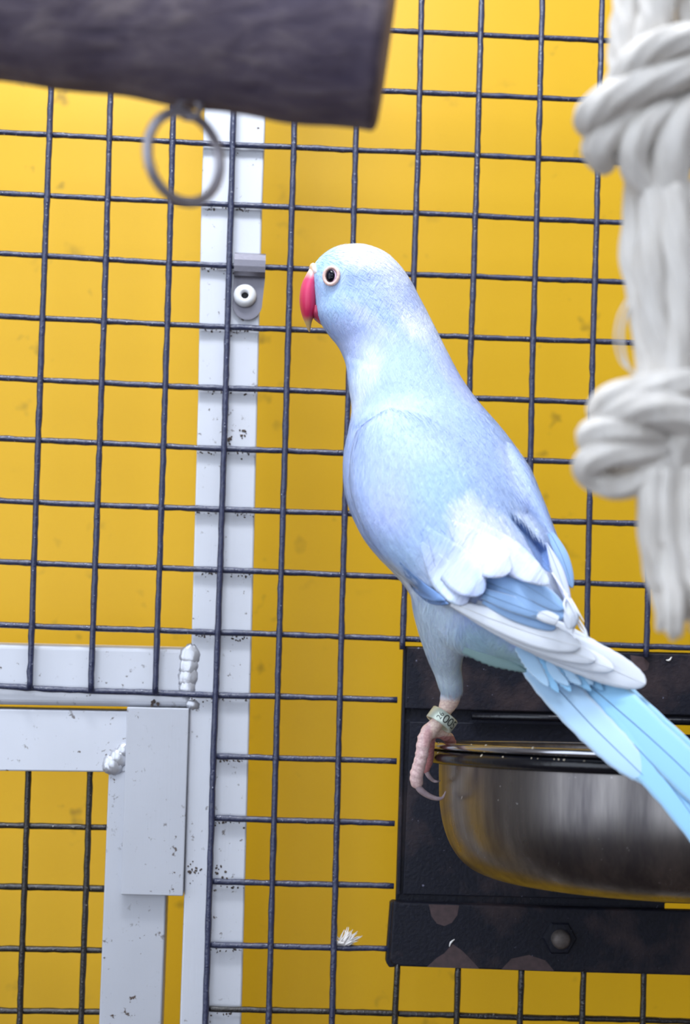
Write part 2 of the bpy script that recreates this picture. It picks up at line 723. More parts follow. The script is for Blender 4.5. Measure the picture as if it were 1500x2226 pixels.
# ================================================================== WIRE PANEL
VCOL = {
    -1: [(-17, 0), (-31, 560), (-50, 960), (-70, 1496)],
    0: [(118, -100), (111, 195), (97.5, 555), (83, 957), (64.5, 1497)],
    1: [(249, -100), (240, 215), (230.4, 564), (216.6, 963), (202, 1366), (197.5, 1503)],
    2: [(385, -100), (376, 262), (367.5, 572), (355.5, 969), (342, 1370), (337.5, 1507)],
    3: [(517, -100), (507, 265), (498.3, 578), (487, 977), (474, 1374), (464, 1644), (456, 1916), (443, 2330)],
    4: [(651, -100), (640, 280), (631, 582), (619.5, 979), (607.4, 1377), (596, 1780), (581, 2330)],
    5: [(784, -100), (774, 290), (768, 520), (758, 840), (749.5, 1111), (743, 1350), (732.4, 1783), (719, 2330)],
    6: [(919, -100), (910, 300), (900, 597), (888, 1000), (879, 1300), (874.5, 1412)],
    7: [(1050, -100), (1036, 400), (1029.6, 600), (1024.5, 732), (1014, 1050), (1005, 1412)],
    8: [(1182, -100), (1177.6, 60), (1164.5, 560), (1157, 800), (1153, 1027), (1142, 1414)],
    9: [(1311, -100), (1307.6, 60), (1295, 560), (1289, 742), (1281, 1135), (1277.7, 1268), (1276, 1422)],
    10: [(1440, -100), (1436, 60), (1426, 560), (1413, 1135), (1405.5, 1405), (1404.5, 1428)],
    11: [(1570, -100), (1556, 560), (1542, 1135), (1535, 1424)],
}
VLOW = {  # lower stubs under the bowl holder
    6: [(864, 2095), (859, 2201), (854, 2330)],
    7: [(996, 2100), (993, 2206), (988, 2330)],
    8: [(1134, 2104), (1130.6, 2212), (1126, 2330)],
    9: [(1269, 2106), (1265.5, 2212), (1261, 2330)],
    10: [(1400, 2108), (1397, 2217), (1393, 2330)],
    11: [(1531, 2108), (1528, 2220), (1524, 2330)],
}
HROW = [
    [(-60, 22), (500, 48), (855, 67), (1040, 76), (1176, 82), (1306, 88), (1600, 98)],
    [(-60, 152), (500, 182), (832, 198), (1050, 207), (1173, 213), (1243, 216), (1600, 230)],
    [(-60, 284), (0, 288), (110, 293), (240, 300), (376, 308), (507, 315), (640, 320), (775, 327), (905, 331), (1050, 338), (1165, 344), (1250, 348), (1600, 362)],
    [(-60, 417), (0, 420), (100, 425), (235, 432), (370, 438), (502, 445), (636, 451), (770, 458), (900, 463), (1035, 469), (1162, 476), (1295, 482), (1600, 493)],
    [(-60, 548), (0, 551), (97, 556), (230, 564), (367, 572), (498, 578), (631, 583), (766, 590), (900, 597), (1030, 601), (1157, 606), (1290, 611), (1600, 622)],
    [(-60, 684), (0, 687), (92, 692), (226, 698), (363, 705), (494, 711), (627, 716), (762, 722), (895, 727), (1024, 733), (1155, 738), (1289, 742), (1600, 753)],
    [(-60, 818), (0, 821), (88, 826), (221, 832), (359, 839), (490, 844), (622, 848), (755, 854), (1020, 865), (1155, 870), (1284, 875), (1600, 886)],
    [(-60, 950), (0, 953), (83, 957), (217, 963), (355, 970), (487, 976), (620, 980), (750, 985), (1153, 1001), (1281, 1005), (1600, 1016)],
    [(-60, 1085), (0, 1088), (75, 1092), (212, 1098), (350, 1103), (482, 1107.5), (615, 1112), (750, 1116), (1195, 1133), (1281, 1135), (1600, 1145)],
    [(-60, 1218), (0, 1221), (70, 1224), (207, 1230), (346, 1234), (478, 1239), (611, 1244), (746, 1250), (850, 1254), (1240, 1266), (1278, 1268), (1390, 1272), (1600, 1279)],
    [(-60, 1355), (0, 1358), (66, 1361), (202, 1366), (342, 1370), (474, 1375), (607, 1379), (743, 1384), (870, 1389), (1330, 1402), (1405, 1405), (1600, 1411)],
    [(-60, 1488), (0, 1491), (64, 1496), (198, 1502), (338, 1506), (469, 1512), (608, 1514), (739, 1518), (864, 1522)],
    [(464, 1644), (607, 1648), (735, 1651), (862, 1655)],
    [(459, 1778), (595, 1783), (732, 1786), (858, 1790)],
    [(455, 1916), (592, 1920), (730, 1923), (856, 1926)],
    [(451, 2054), (583, 2057), (725, 2060), (851, 2062)],
    [(447, 2193), (578, 2196), (720, 2199), (855, 2203), (993, 2207), (1130, 2212), (1265, 2214), (1397, 2217), (1600, 2224)],
]


# the panel runs on past the frame on every side
def run_on(a, b, axis, to):
    k = (to - b[axis]) / (b[axis] - a[axis])
    return (b[0] + (b[0] - a[0]) * k, b[1] + (b[1] - a[1]) * k)


for tab in (VCOL, VLOW):
    for k in list(tab):
        p_ = tab[k]
        if p_[0][1] <= 0:
            p_.insert(0, run_on(p_[-1], p_[0], 1, -420))
        if p_[-1][1] >= 2300:
            p_.append(run_on(p_[0], p_[-1], 1, 2720))
for k in (-2, -3):
    VCOL[k] = [(x + 134 * (k + 1), y - 6 * (-k - 1)) for x, y in VCOL[-1]]
for k in (12, 13, 14):
    VCOL[k] = [(x + 131 * (k - 11), y) for x, y in VCOL[11]]
    VLOW[k] = [(x + 131 * (k - 11), y) for x, y in VLOW[11]]
for p_ in HROW:
    if p_[0][0] <= 0:
        p_.insert(0, (-400, p_[0][1] - 0.045 * 340))
    if p_[-1][0] >= 1600:
        p_.append((2010, p_[-1][1] + 0.03 * 410))
low = HROW[-1]
up = HROW[0]
HROW += [[(x - 4 * k, y + 139 * k) for x, y in low] for k in (1, 2, 3)]
HROW += [[(x, y - 132 * k) for x, y in up] for k in (1, 2, 3)]


def wire(name, pxs, ymm, rmm, mat, parent, lump=0.05):
    pts = [P(x, y, ymm) for x, y in pxs]
    L = sum((b - a).length for a, b in zip(pts, pts[1:]))
    n = max(6, int(L / 0.0035))
    # arc-length resample with straight segments, lightly smoothed
    out = []
    acc = [0]
    for a, b in zip(pts, pts[1:]):
        acc.append(acc[-1] + (b - a).length)
    for i in range(n + 1):
        s = L * i / n
        k = max(j for j in range(len(acc) - 1) if acc[j] <= s + 1e-12)
        t = (s - acc[k]) / max(acc[k + 1] - acc[k], 1e-9)
        q = pts[k].lerp(pts[k + 1], t)
        out.append(q + Vector((random.gauss(0, 1), random.gauss(0, 1), random.gauss(0, 1))) * 0.00005)
    rad = [rmm * MM * (1 + random.gauss(0, lump)) for _ in out]
    bm = bmesh.new()
    add_tube(bm, out, rad, 8)
    return obj(name, bm, mat, parent)


panel = thing('wire_mesh_panel', 'navy coated square wire mesh panel behind the blue parakeet', 'wire mesh')
for k, pts in VCOL.items():
    wire('wire', pts, -1.2, 1.28, M_WIRE, panel)
for k, pts in VLOW.items():
    wire('wire', pts, -1.2, 1.28, M_WIRE2, panel)
for i, pts in enumerate(HROW):
    wire('wire', pts, 1.1, 1.25, M_WIRE if i < 16 or i > 19 else M_WIRE2, panel)

# ================================================================== ALUMINIUM FRAME
frame = thing('cage_frame', 'welded aluminium tube post and rail behind the wire mesh', 'frame')
bm = bmesh.new()
add_prism(bm, [(458, -420), (593, -420), (577, 262), (570, 450), (560, 860), (548, 1362), (511, 2720), (374, 2720), (400, 1950), (411, 1545), (417, 1362), (430.5, 860), (437, 450), (443, 262)], 3.6, 28)
bevel(bm, 0.7 * MM, 2)
obj('post', bm, M_ALU, frame, smooth=False)
bm = bmesh.new()
add_prism(bm, [(-400, 1384), (0, 1398), (418, 1408), (414, 1538), (270, 1536.5), (0, 1532), (-400, 1521)], 3.9, 28)
bevel(bm, 2.2 * MM, 4)
obj('rail', bm, M_ALU, frame, smooth=False)


def bead(name, cx, cy, y, rx, ry, rdep, parent, ang=0.0):
    bm = bmesh.new()
    s = mmpx(y) * MM
    vs = add_ball(bm, Vector((0, 0, 0)), rx * s, rdep * MM, ry * s, 20, 12)
    rot = Matrix.Rotation(ang, 3, 'Y')
    c = P(cx, cy, y)
    for v in bm.verts:
        k = 1 + 0.06 * math.sin(v.co.x * 4000 + cx) + 0.05 * math.sin(v.co.z * 3500 + cy)
        v.co = c + rot @ (v.co * k)
    return obj(name, bm, M_WELD, parent)


for cx, cy, rx, ry in ((413, 1425, 22, 25), (411, 1448, 21, 25), (409, 1472, 22, 25), (407, 1496, 19, 20)):
    bead('weld_bead', cx, cy, 3.9, rx, ry, 1.3, frame, 0.2)
bead('weld_bead', 419, 1531, 4.2, 17, 13, 1.4, frame, 0.3)

# grime that gathers where the wires touch the post
random.seed(21)
bm = bmesh.new()
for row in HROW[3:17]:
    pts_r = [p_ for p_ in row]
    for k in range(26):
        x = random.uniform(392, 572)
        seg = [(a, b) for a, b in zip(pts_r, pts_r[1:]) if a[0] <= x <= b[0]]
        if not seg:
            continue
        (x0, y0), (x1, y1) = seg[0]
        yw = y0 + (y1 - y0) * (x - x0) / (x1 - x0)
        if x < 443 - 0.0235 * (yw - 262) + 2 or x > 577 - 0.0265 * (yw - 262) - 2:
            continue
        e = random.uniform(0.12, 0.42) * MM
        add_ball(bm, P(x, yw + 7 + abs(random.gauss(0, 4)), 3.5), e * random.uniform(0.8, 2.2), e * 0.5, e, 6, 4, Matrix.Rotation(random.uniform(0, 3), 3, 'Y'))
for (cx_, cy_, n_, sp_) in ((418, 1897, 16, 9), (478, 1895, 14, 8), (405, 1415, 6, 5), (335, 1527, 10, 7), (524, 943, 8, 6), (495, 957, 9, 5)):
    for k in range(n_):
        e = random.uniform(0.2, 0.55) * MM
        add_ball(bm, P(cx_ + random.gauss(0, sp_), cy_ + random.gauss(0, sp_), 3.4), e * random.uniform(0.8, 2.2), e * 0.5, e, 6, 4, Matrix.Rotation(random.uniform(0, 3), 3, 'Y'))
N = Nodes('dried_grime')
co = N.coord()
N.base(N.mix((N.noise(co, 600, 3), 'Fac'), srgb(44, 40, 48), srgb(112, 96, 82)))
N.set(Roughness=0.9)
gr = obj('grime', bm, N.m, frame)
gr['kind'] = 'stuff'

# ================================================================== CAGE DOOR
door = thing('cage_door', 'small aluminium framed cage door in the lower left corner', 'cage door')
plate('rail', [(-400, 1528), (0, 1541), (290, 1546.5), (290, 1679), (0, 1676), (-400, 1666)], 5.0, 27, M_ALU, door, 0.6)
plate('stile', [(240, 1560), (371, 1560), (361, 1950), (332, 2720), (196, 2720), (236, 1680)], 5.4, 27, M_ALU2, door, 0.6)
plate('stop_plate', [(276, 1537), (411, 1540), (398, 1948), (263, 1945)], 0.2, 20, M_ALU2, door, 0.35)
for cx, cy, rx, ry, an in ((237, 1668, 17, 13, 0.9), (246, 1662, 24, 20, 0.8), (258, 1648, 22, 20, 0.8), (268, 1632, 16, 18, 0.6)):
    bead('weld_bead', cx, cy, 5.0, rx, ry, 1.8, door, an)
for pts in ([(64, 1600), (62, 1678), (52, 1960), (24, 2720)], [(199, 1600), (196, 1682), (186, 1960), (157, 2720)], [(-70, 1600), (-74, 1680), (-110, 2720)], [(-204, 1600), (-208, 1680), (-244, 2720)], [(-338, 1600), (-342, 1680), (-378, 2720)]):
    wire('wire', pts, 12.0, 1.3, M_WIRE2, door)
for pts in ([(-90, 1791), (0, 1794), (240, 1799)], [(-90, 1924), (0, 1927), (236, 1932)], [(-90, 2059), (0, 2062), (232, 2066)], [(-90, 2194), (0, 2197), (228, 2200)], [(-90, 2331), (0, 2333), (224, 2336)], [(-90, 2467), (0, 2469), (220, 2472)], [(-90, 2603), (0, 2605), (216, 2608)]):
    pts = [(-400, pts[0][1] - 8)] + pts
    wire('wire', pts, 14.2, 1.3, M_WIRE2, door)

# ================================================================== STRAP CLIP
clip = thing('strap_clip', 'bent steel strap clip riveted to the post over a wire', 'clip')
prof = []                 # side profile (y mm, z pixel) of the bent strap
cxp = 542.5
outer = [(3.3, 556), (1.5, 553.5), (-1.6, 556), (-2.9, 566), (-3.0, 578), (-2.6, 588), (-1.2, 595), (1.4, 597.5), (2.3, 600)]
bm = bmesh.new()
rows = []
for (ym, py) in outer:
    lean = -0.03 * (py - 578)
    rows.append((bm.verts.new(P(509 + lean, py - 0.5, ym)), bm.verts.new(P(577 + lean, py + 2.5, ym))))
for A, B in zip(rows, rows[1:]):
    bm.faces.new((A[0], A[1], B[1], B[0]))
last = rows[-1]
tabL, tabR = [], []
pts = []
for k in range(17):
    a = math.pi * k / 16
    pts.append((538 + 32.5 * math.cos(a) - 0.5, 660 + 36 * math.sin(a)))
poly = [last[0], last[1]] + [bm.verts.new(P(x, y, 2.3)) for x, y in pts]
bm.faces.new(poly)
bmesh.ops.recalc_face_normals(bm, faces=bm.faces)
bmesh.ops.solidify(bm, geom=bm.faces[:], thickness=0.8 * MM)
obj('strap', bm, M_CLIP, clip, smooth=False)
# hollow pop rivet with a domed flange
bm = bmesh.new()
s = mmpx(2) * MM
add_lathe(bm, [(8 * s, -1.0 * MM), (8 * s, 1.6 * MM), (10 * s, 2.3 * MM), (15 * s, 2.3 * MM), (21 * s, 1.7 * MM), (25 * s, 0.6 * MM), (25 * s, -0.6 * MM), (21 * s, -1.0 * MM)], Vector((0, 0, 0)), 32)
rot = Matrix.Rotation(math.radians(90), 3, 'X')
c = P(532.5, 643, 0.6)
for v_ in bm.verts:
    v_.co = c + rot @ v_.co
rv = obj('rivet', bm, M_RIVET, clip)
bm = bmesh.new()
add_ball(bm, P(532.5, 643, 1.2), 8.2 * s, 0.5 * MM, 8.2 * s)  # near-black plug stands in for the shade inside the hole
obj('rivet_hole_shade', bm, M_DARK, rv)

# ================================================================== BOWL HOLDER
holder = thing('bowl_holder', 'worn black steel plate bracket holding the steel bowl', 'bowl holder')


def grid_plate(name, xs, ys, skip, skew, y0, y1, mat, parent, bev=0.5):
    """plate built on a pixel grid with cells left open; skew(x,y) adds the photo's slant"""
    bm = bmesh.new()
    V = [[bm.verts.new(P(*skew(x, y), y0)) for x in xs] for y in ys]
    for j in range(len(ys) - 1):
        for i in range(len(xs) - 1):
            if (i, j) not in skip:
                bm.faces.new((V[j][i], V[j][i + 1], V[j + 1][i + 1], V[j + 1][i]))
    r = bmesh.ops.extrude_face_region(bm, geom=bm.faces[:])
    bmesh.ops.translate(bm, vec=Vector((0, (y1 - y0) * MM, 0)), verts=[g for g in r['geom'] if isinstance(g, bmesh.types.BMVert)])
    if bev:
        bevel(bm, bev * MM, 2)
    return obj(name, bm, mat, parent, smooth=False)


def sk(x, y):
    # rows fall to the right by 2.4 %, columns lean left going down
    return x - 0.030 * (y - 1404), y + 0.024 * (x - 875) * (1.0 if y > 1500 else 1.0)


# back plate with two slots that open right of the outer tube
grid_plate('back_plate', [877, 1462, 2060], [1404, 1562, 1582, 1949, 1965, 2090], {(1, 1), (1, 3)}, sk, 3.2, 5.4, M_BLACK, holder, 0.4)
plate('upper_strip', [sk(884, 1406), sk(2040, 1408), sk(2040, 1541), sk(884, 1541)], 0.8, 3.2, M_BLACKW, holder, 0.6)
plate('left_flange', [sk(878, 1410), sk(884, 1410), sk(886, 1945), sk(879, 1945)], 0.9, 3.2, M_BLACK, holder, 0.3)
plate('middle_panel', [sk(896, 1568), sk(1450, 1564), sk(1452, 1590), sk(2030, 1590), sk(2030, 1944), sk(892, 1944)], 1.8, 3.2, M_BLACK, holder, 0.4)
bm = bmesh.new()
add_prism(bm, [(855, 1958), (870, 1962), (1200, 1973), (2040, 1992), (2036, 2130), (1500, 2121), (1200, 2113), (866, 2101), (854, 2097), (847, 2086)], -2.4, 3.2)
bevel(bm, 0.9 * MM, 3)
obj('lower_strip', bm, M_BLACKW, holder, smooth=False)
bm = bmesh.new()
add_prism(bm, [(849, 1962), (858, 1958), (858, 2103), (846, 2103), (839, 2092)], 0.0, 5.4)
bevel(bm, 0.5 * MM, 2)
obj('clamp_lug', bm, M_BLACK, holder, smooth=False)
# places where the paint has flaked off
for poly in ([(932, 1966), (998, 1968), (994, 1990), (982, 2006), (966, 2013), (950, 2008), (938, 1992)],
             [(928, 2102), (950, 2082), (966, 2072), (984, 2052), (1004, 2066), (1022, 2084), (1042, 2106)],
             [(1090, 2107), (1112, 2084), (1150, 2076), (1186, 2088), (1205, 2111)]):
    plate('bare_patch', poly, -2.46, -2.38, M_BARE, holder, 0)
plate('bare_patch', [(1370, 1424), (1398, 1428), (1412, 1442), (1408, 1456), (1390, 1462), (1374, 1450)], 0.74, 0.82, M_BARE, holder, 0)
# hook bar under the upper strip
bm = bmesh.new()
add_tube(bm, [P(*sk(1030, 1553), -1.0), P(*sk(1400, 1553), -1.0), P(*sk(2020, 1553), -1.0)], 1.5 * MM, 10)
obj('hook_bar', bm, M_RING, holder)
# bolt with a chamfered shank end
bm = bmesh.new()
s = mmpx(-5) * MM
add_lathe(bm, [(0, 6.0 * MM), (13 * s, 6.0 * MM), (17 * s, 5.3 * MM), (20 * s, 4.4 * MM), (20 * s, 0.0)], Vector((0, 0, 0)), 24)
c = P(1216, 2043 - 4, -2.2)
rot = Matrix.Rotation(math.radians(90), 3, 'X')
for v_ in bm.verts:
    v_.co = c + rot @ v_.co
N = Nodes('dull_bolt_steel')
co_b = N.coord()
N.base(N.mix((N.noise(co_b, 500, 4), 'Fac'), srgb(70, 62, 60), srgb(128, 120, 116)))
N.set(Roughness=0.6, Metallic=0.5)
obj('bolt', bm, N.m, holder)
bm = bmesh.new()
add_lathe(bm, [(20 * s, 1.6 * MM), (34 * s, 1.4 * MM), (38 * s, 0.6 * MM), (38 * s, 0.0)], Vector((0, 0, 0)), 6)
for v_ in bm.verts:
    v_.co = c + rot @ v_.co
obj('nut', bm, M_BLACK, holder, smooth=False)

# ================================================================== STEEL BOWL
BY = -95.0
left = P(939, 1613, BY)
cx = P(1480, 1700, BY).x
RL = cx - left.x                               # lip radius
BC = Vector((cx, BY * MM, left.z))
TILT = Matrix.Rotation(math.radians(-2.8), 3, 'X')        # the bowl hangs with its front a little raised


def tilt_bowl(bm_):
    for v_ in bm_.verts:
        v_.co = BC + TILT @ (v_.co - BC)


bowl = thing('food_bowl', 'round stainless steel food bowl under the parakeet tail', 'bowl')
R = RL / MM
prof = [(R - 0.6, -0.5), (R - 2.2, -1.6), (R - 3.0, -4), (R - 3.2, -12), (R - 3.6, -21), (R - 5.0, -29), (R - 8, -36.5), (R - 13, -42.4), (R - 20, -45.8), (R - 30, -47.6), (R - 42, -48.4), (R - 56, -48.6), (0, -48.6)]
prof = [(max(r_, 0), z_) for r_, z_ in catmull(prof, 60)]
inner = [(r_ - 0.8 if r_ > 1 else 0, z_ + (0.8 if z_ < -30 else 0.0)) for r_, z_ in prof][::-1]
bm = bmesh.new()
add_lathe(bm, [(r_ * MM, z_ * MM) for r_, z_ in prof], BC, 128)
tilt_bowl(bm)
obj('body', bm, M_STEEL, bowl)
bm = bmesh.new()
add_lathe(bm, [(max(r_, 0) * MM, z_ * MM) for r_, z_ in inner], BC, 128)
tilt_bowl(bm)
obj('inside', bm, M_STEEL, bowl)
bm = bmesh.new()
pts = [BC + Vector((RL * math.cos(2 * math.pi * k / 128), RL * math.sin(2 * math.pi * k / 128), 0)) for k in range(128)]
pts = [q + Vector((0, 0, -1.1 * MM)) for q in pts]
add_tube(bm, pts, 1.3 * MM, 12, closed=True)
tilt_bowl(bm)
obj('rolled_rim', bm, M_RIM, bowl)
bm = bmesh.new()
RR = RL - 0.6 * MM
pts = [BC + Vector((RR * math.cos(2 * math.pi * k / 128), RR * math.sin(2 * math.pi * k / 128), -4.9 * MM)) for k in range(128)]
add_tube(bm, pts, 2.35 * MM, 12, closed=True)
tilt_bowl(bm)
obj('support_ring', bm, M_RING, holder)

# crumbs along the rim
bm = bmesh.new()
for k in range(26):
    a = math.radians(random.uniform(183, 262))
    which = random.random()
    rr_ = RL + random.uniform(-0.8, 1.2) * MM
    z_ = 0.0 if which < 0.5 else -3.3 * MM
    if which >= 0.5:
        rr_ = RL + 0.9 * MM
    c = BC + Vector((rr_ * math.cos(a), rr_ * math.sin(a), z_))
    e = random.uniform(0.2, 0.5) * MM
    add_ball(bm, c, e * random.uniform(0.8, 2.0), e, e * 0.7, 6, 4, Matrix.Rotation(random.uniform(0, 6), 3, 'Y'))
tilt_bowl(bm)
o = obj('seed_crumbs', bm, M_CRUMB)
tag(o, 'pale seed crumbs scattered along the black bowl rim', 'crumbs', None, 'stuff')

# ================================================================== PARAKEET
bird = thing('parakeet', 'pale blue ringneck parakeet with red beak perched on the bowl rim', 'parakeet')


def loft(bm, secs, segs=28, caps=True, sup=2.0):
    """secs: (Lx,Ly,Rx,Ry,yc mm,t mm) measured outlines with real depth"""
    rings = []
    for (lx, ly, rx, ry, yc, t) in secs:
        a, b = P(lx, ly, yc), P(rx, ry, yc)
        c = (a + b) / 2
        h = (b - a) / 2
        d = Vector((0, t * MM, 0))
        ring = []
        for k in range(segs):
            an = 2 * math.pi * k / segs
            co_, si = math.cos(an), math.sin(an)
            e = 2.0 / sup
            co_ = math.copysign(abs(co_) ** e, co_)
            si = math.copysign(abs(si) ** e, si)
            ring.append(bm.verts.new(c + h * co_ + d * si))
        rings.append(ring)
    for A, B in zip(rings, rings[1:]):
        for k in range(segs):
            bm.faces.new((A[k], A[(k + 1) % segs], B[(k + 1) % segs], B[k]))
    if caps:
        bm.faces.new(rings[0][::-1])
        bm.faces.new(rings[-1])


BODY = [
    (704, 553, 742, 535, -104, 4), (684, 573, 790, 533, -104, 9), (676, 600, 836, 549, -104, 12), (677, 630, 868, 577, -104, 13.6),
    (682, 660, 893, 612, -104, 14.2), (690, 690, 912, 648, -105, 14.4), (710, 721, 931, 684, -106, 14.4), (735, 753, 950, 722, -107, 14.4),
    (751, 790, 973, 768, -109, 14.8), (757, 838, 1002, 822, -112, 16.5), (764, 888, 1040, 876, -115, 19.5), (757, 935, 1083, 926, -119, 23),
    (747, 985, 1118, 972, -122, 26), (746, 1040, 1143, 1020, -125, 28), (753, 1085, 1162, 1070, -128, 28.5), (767, 1125, 1177, 1115, -130, 28.5),
    (787, 1165, 1192, 1155, -133, 28), (817, 1205, 1207, 1190, -136, 27), (851, 1241, 1220, 1225, -139, 26), (884, 1280, 1230, 1265, -143, 24),
    (915, 1335, 1236, 1300, -146, 22), (952, 1390, 1238, 1340, -149, 19), (1010, 1424, 1236, 1380, -152, 15), (1066, 1440, 1228, 1420, -155, 11), (1120, 1458, 1215, 1452, -158, 7),
]
WING = [  # folded near wing, raised over the flank
    (775, 935, 850, 885, -131, 8), (762, 985, 930, 900, -134, 13), (760, 1050, 1010, 950, -138, 16.5), (770, 1100, 1075, 1020, -142, 18), (790, 1150, 1120, 1090, -146, 18),
    (825, 1205, 1150, 1150, -150, 17), (870, 1250, 1175, 1200, -154, 15), (920, 1290, 1200, 1245, -158, 12.5), (975, 1320, 1220, 1290, -162, 9), (1040, 1345, 1230, 1325, -165, 5.5),
]
FARWING = [
    (1060, 960, 1120, 975, -126, 10), (1090, 1020, 1150, 1022, -134, 12), (1110, 1085, 1172, 1070, -140, 11), (1150, 1140, 1192, 1120, -145, 9), (1182, 1190, 1212, 1172, -149, 7),
    (1205, 1230, 1232, 1215, -152, 5), (1218, 1280, 1242, 1265, -155, 3),
]
THIGH = [
    (892, 1285, 1040, 1330, -146, 15), (899, 1330, 1030, 1385, -143, 15), (912, 1380, 1010, 1420, -139, 12.5), (928, 1428, 1003, 1448, -134, 9.5),
    (944, 1466, 1005, 1474, -129, 6.8), (954, 1495, 1006, 1500, -126, 5.2), (960, 1510, 1000, 1517, -124, 4.0),
]
TARS = [(957, 1508, 1001, 1520, -123.5, 3.6), (956, 1524, 994, 1536, -122.5, 3.0), (950, 1544, 978, 1556, -121.5, 2.4), (938, 1562, 964, 1576, -120.5, 2.3), (922, 1578, 952, 1594, -119.5, 2.6), (914, 1592, 946, 1606, -119, 2.4)]


def toe(bm, pts, segs=12):
    """pts: (px, py, ymm, radius px); knuckled tube"""
    q = catmull(pts, 26)
    n = len(q)
    v = [P(a, b, y) for a, b, y, r in q]
    rad = []
    for i, (a, b, y, r) in enumerate(q):
        k = 1 + 0.15 * math.sin(i * 2.1)
        rad.append(r * mmpx(y) * MM * k)
    add_tube(bm, v, rad, segs)
    add_ball(bm, v[-1], rad[-1] * 1.02)
    add_ball(bm, v[0], rad[0])


bm = bmesh.new()
loft(bm, [tuple(s) for s in catmull(BODY, 70)], 40)
loft(bm, [tuple(s) for s in catmull(WING, 40)], 32)
loft(bm, [tuple(s) for s in catmull(FARWING, 24)], 24)
loft(bm, [tuple(s) for s in catmull(THIGH, 24)], 28)
loft(bm, [tuple(s) for s in catmull(TARS, 20)], 20)
toe(bm, [(930, 1588, -119, 15), (945, 1586, -117, 15.5), (961, 1593, -114, 14), (975, 1604, -110, 12), (982, 1614, -106, 10)])
toe(bm, [(930, 1590, -120, 15), (921, 1612, -121, 15.5), (917, 1640, -121, 14.5), (911, 1664, -120, 14.5), (905, 1686, -119, 15), (906, 1700, -118, 13)])
toe(bm, [(934, 1600, -115, 13), (933, 1628, -111, 12), (930, 1652, -109, 12.5), (925, 1672, -108, 9)])
body_src = obj('body_source', bm)
md = body_src.modifiers.new('r', 'REMESH')
md.mode = 'VOXEL'
md.voxel_size = 0.00062
md2 = body_src.modifiers.new('s', 'SMOOTH')
md2.factor = 0.5
md2.iterations = 4
dg = bpy.context.evaluated_depsgraph_get()
me = bpy.data.meshes.new_from_object(body_src.evaluated_get(dg))
bpy.data.objects.remove(body_src)
me.name = 'body'

# ---- sculpting: grooves measured on the near side of the bird


def seg_dist(px, py, pl):
    best, bt = 1e9, 0
    for i, (a, b) in enumerate(zip(pl, pl[1:])):
        dx, dy = b[0] - a[0], b[1] - a[1]
        L2 = dx * dx + dy * dy
        t = max(0, min(1, ((px - a[0]) * dx + (py - a[1]) * dy) / L2)) if L2 else 0
        d = math.hypot(px - a[0] - t * dx, py - a[1] - t * dy)
        if d < best:
            best, bt = d, (i + t) / (len(pl) - 1)
    return best, bt


def in_poly(x, y, pl):
    c = False
    for (x0, y0), (x1, y1) in zip(pl, pl[1:] + pl[:1]):
        if (y0 > y) != (y1 > y) and x < (x1 - x0) * (y - y0) / (y1 - y0) + x0:
            c = not c
    return c


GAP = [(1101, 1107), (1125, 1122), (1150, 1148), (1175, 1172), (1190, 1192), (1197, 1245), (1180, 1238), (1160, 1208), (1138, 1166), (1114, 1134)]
GROOVES = [  # (polyline, width px, depth mm)
    ([(760, 945), (800, 912), (850, 888)], 7, 0.9),              # shoulder crease
    ([(900, 935), (940, 970), (1000, 985)], 6, 0.25),
    ([(712, 722), (760, 775), (830, 800)], 8, 0.25),             # cheek edge
    ([(880, 1262), (930, 1300), (985, 1318)], 8, 1.2),           # under the wing fold
    ([(880, 1060), (920, 1130), (985, 1180)], 8, 0.2),
]
verts = me.vertices
n = len(verts)
co_flat = [0.0] * (3 * n)
verts.foreach_get('co', co_flat)
nor = [0.0] * (3 * n)
verts.foreach_get('normal', nor)
pxs = []
for i in range(n):
    p = Vector(co_flat[3 * i:3 * i + 3])
    q = to_px(p)
    pxs.append(q)
    ny = nor[3 * i + 1]
    if ny > -0.05:
        continue
    x, y = q
    disp = 0.0
    if 1080 < x < 1215 and 1090 < y < 1255:
        if in_poly(x, y, GAP):
            d, _ = seg_dist(x, y, GAP + GAP[:1])
            disp += 4.5 * min(1, d / 9)
    for pl, wd, dp in GROOVES:
        if min(a for a, b in pl) - 30 < x < max(a for a, b in pl) + 30 and min(b for a, b in pl) - 30 < y < max(b for a, b in pl) + 30:
            d, t = seg_dist(x, y, pl)
            if d < 3 * wd:
                disp += dp * math.exp(-(d / wd) ** 2) * math.sin(math.pi * min(max(t, 0.08), 0.92))
    if disp:
        co_flat[3 * i + 1] += disp * MM
# blend the scapulars into the back (no hard edge along the upper wing)
BLEND = [(865, 880), (930, 905), (1000, 950), (1060, 1010), (1095, 1075)]
sel = {}
for i in range(n):
    x, y = pxs[i]
    if nor[3 * i + 1] < 0.2 and 800 < x < 1150 and 830 < y < 1130:
        d, _ = seg_dist(x, y, BLEND)
        if d < 62:
            sel[i] = min(1.0, (62 - d) / 30)
adj = {i: [] for i in sel}
for e in me.edges:
    a, b = e.vertices
    if a in adj:
        adj[a].append(b)
    if b in adj:
        adj[b].append(a)
Y = {i: co_flat[3 * i + 1] for i in sel}
for it in range(260):
    Y2 = {}
    for i, nb_ in adj.items():
        m_ = 0.0
        for j in nb_:
            m_ += Y[j] if j in Y else co_flat[3 * j + 1]
        Y2[i] = Y[i] + (m_ / len(nb_) - Y[i]) * 0.8 * sel[i]
    Y = Y2
for i, yv in Y.items():
    co_flat[3 * i + 1] = yv
verts.foreach_set('co', co_flat)
me.update()

# ---- plumage colours by region of the bird; thigh lightened to make up for dim light


def lin(r, g, b):
    return Vector(srgb(r, g, b)[:3])


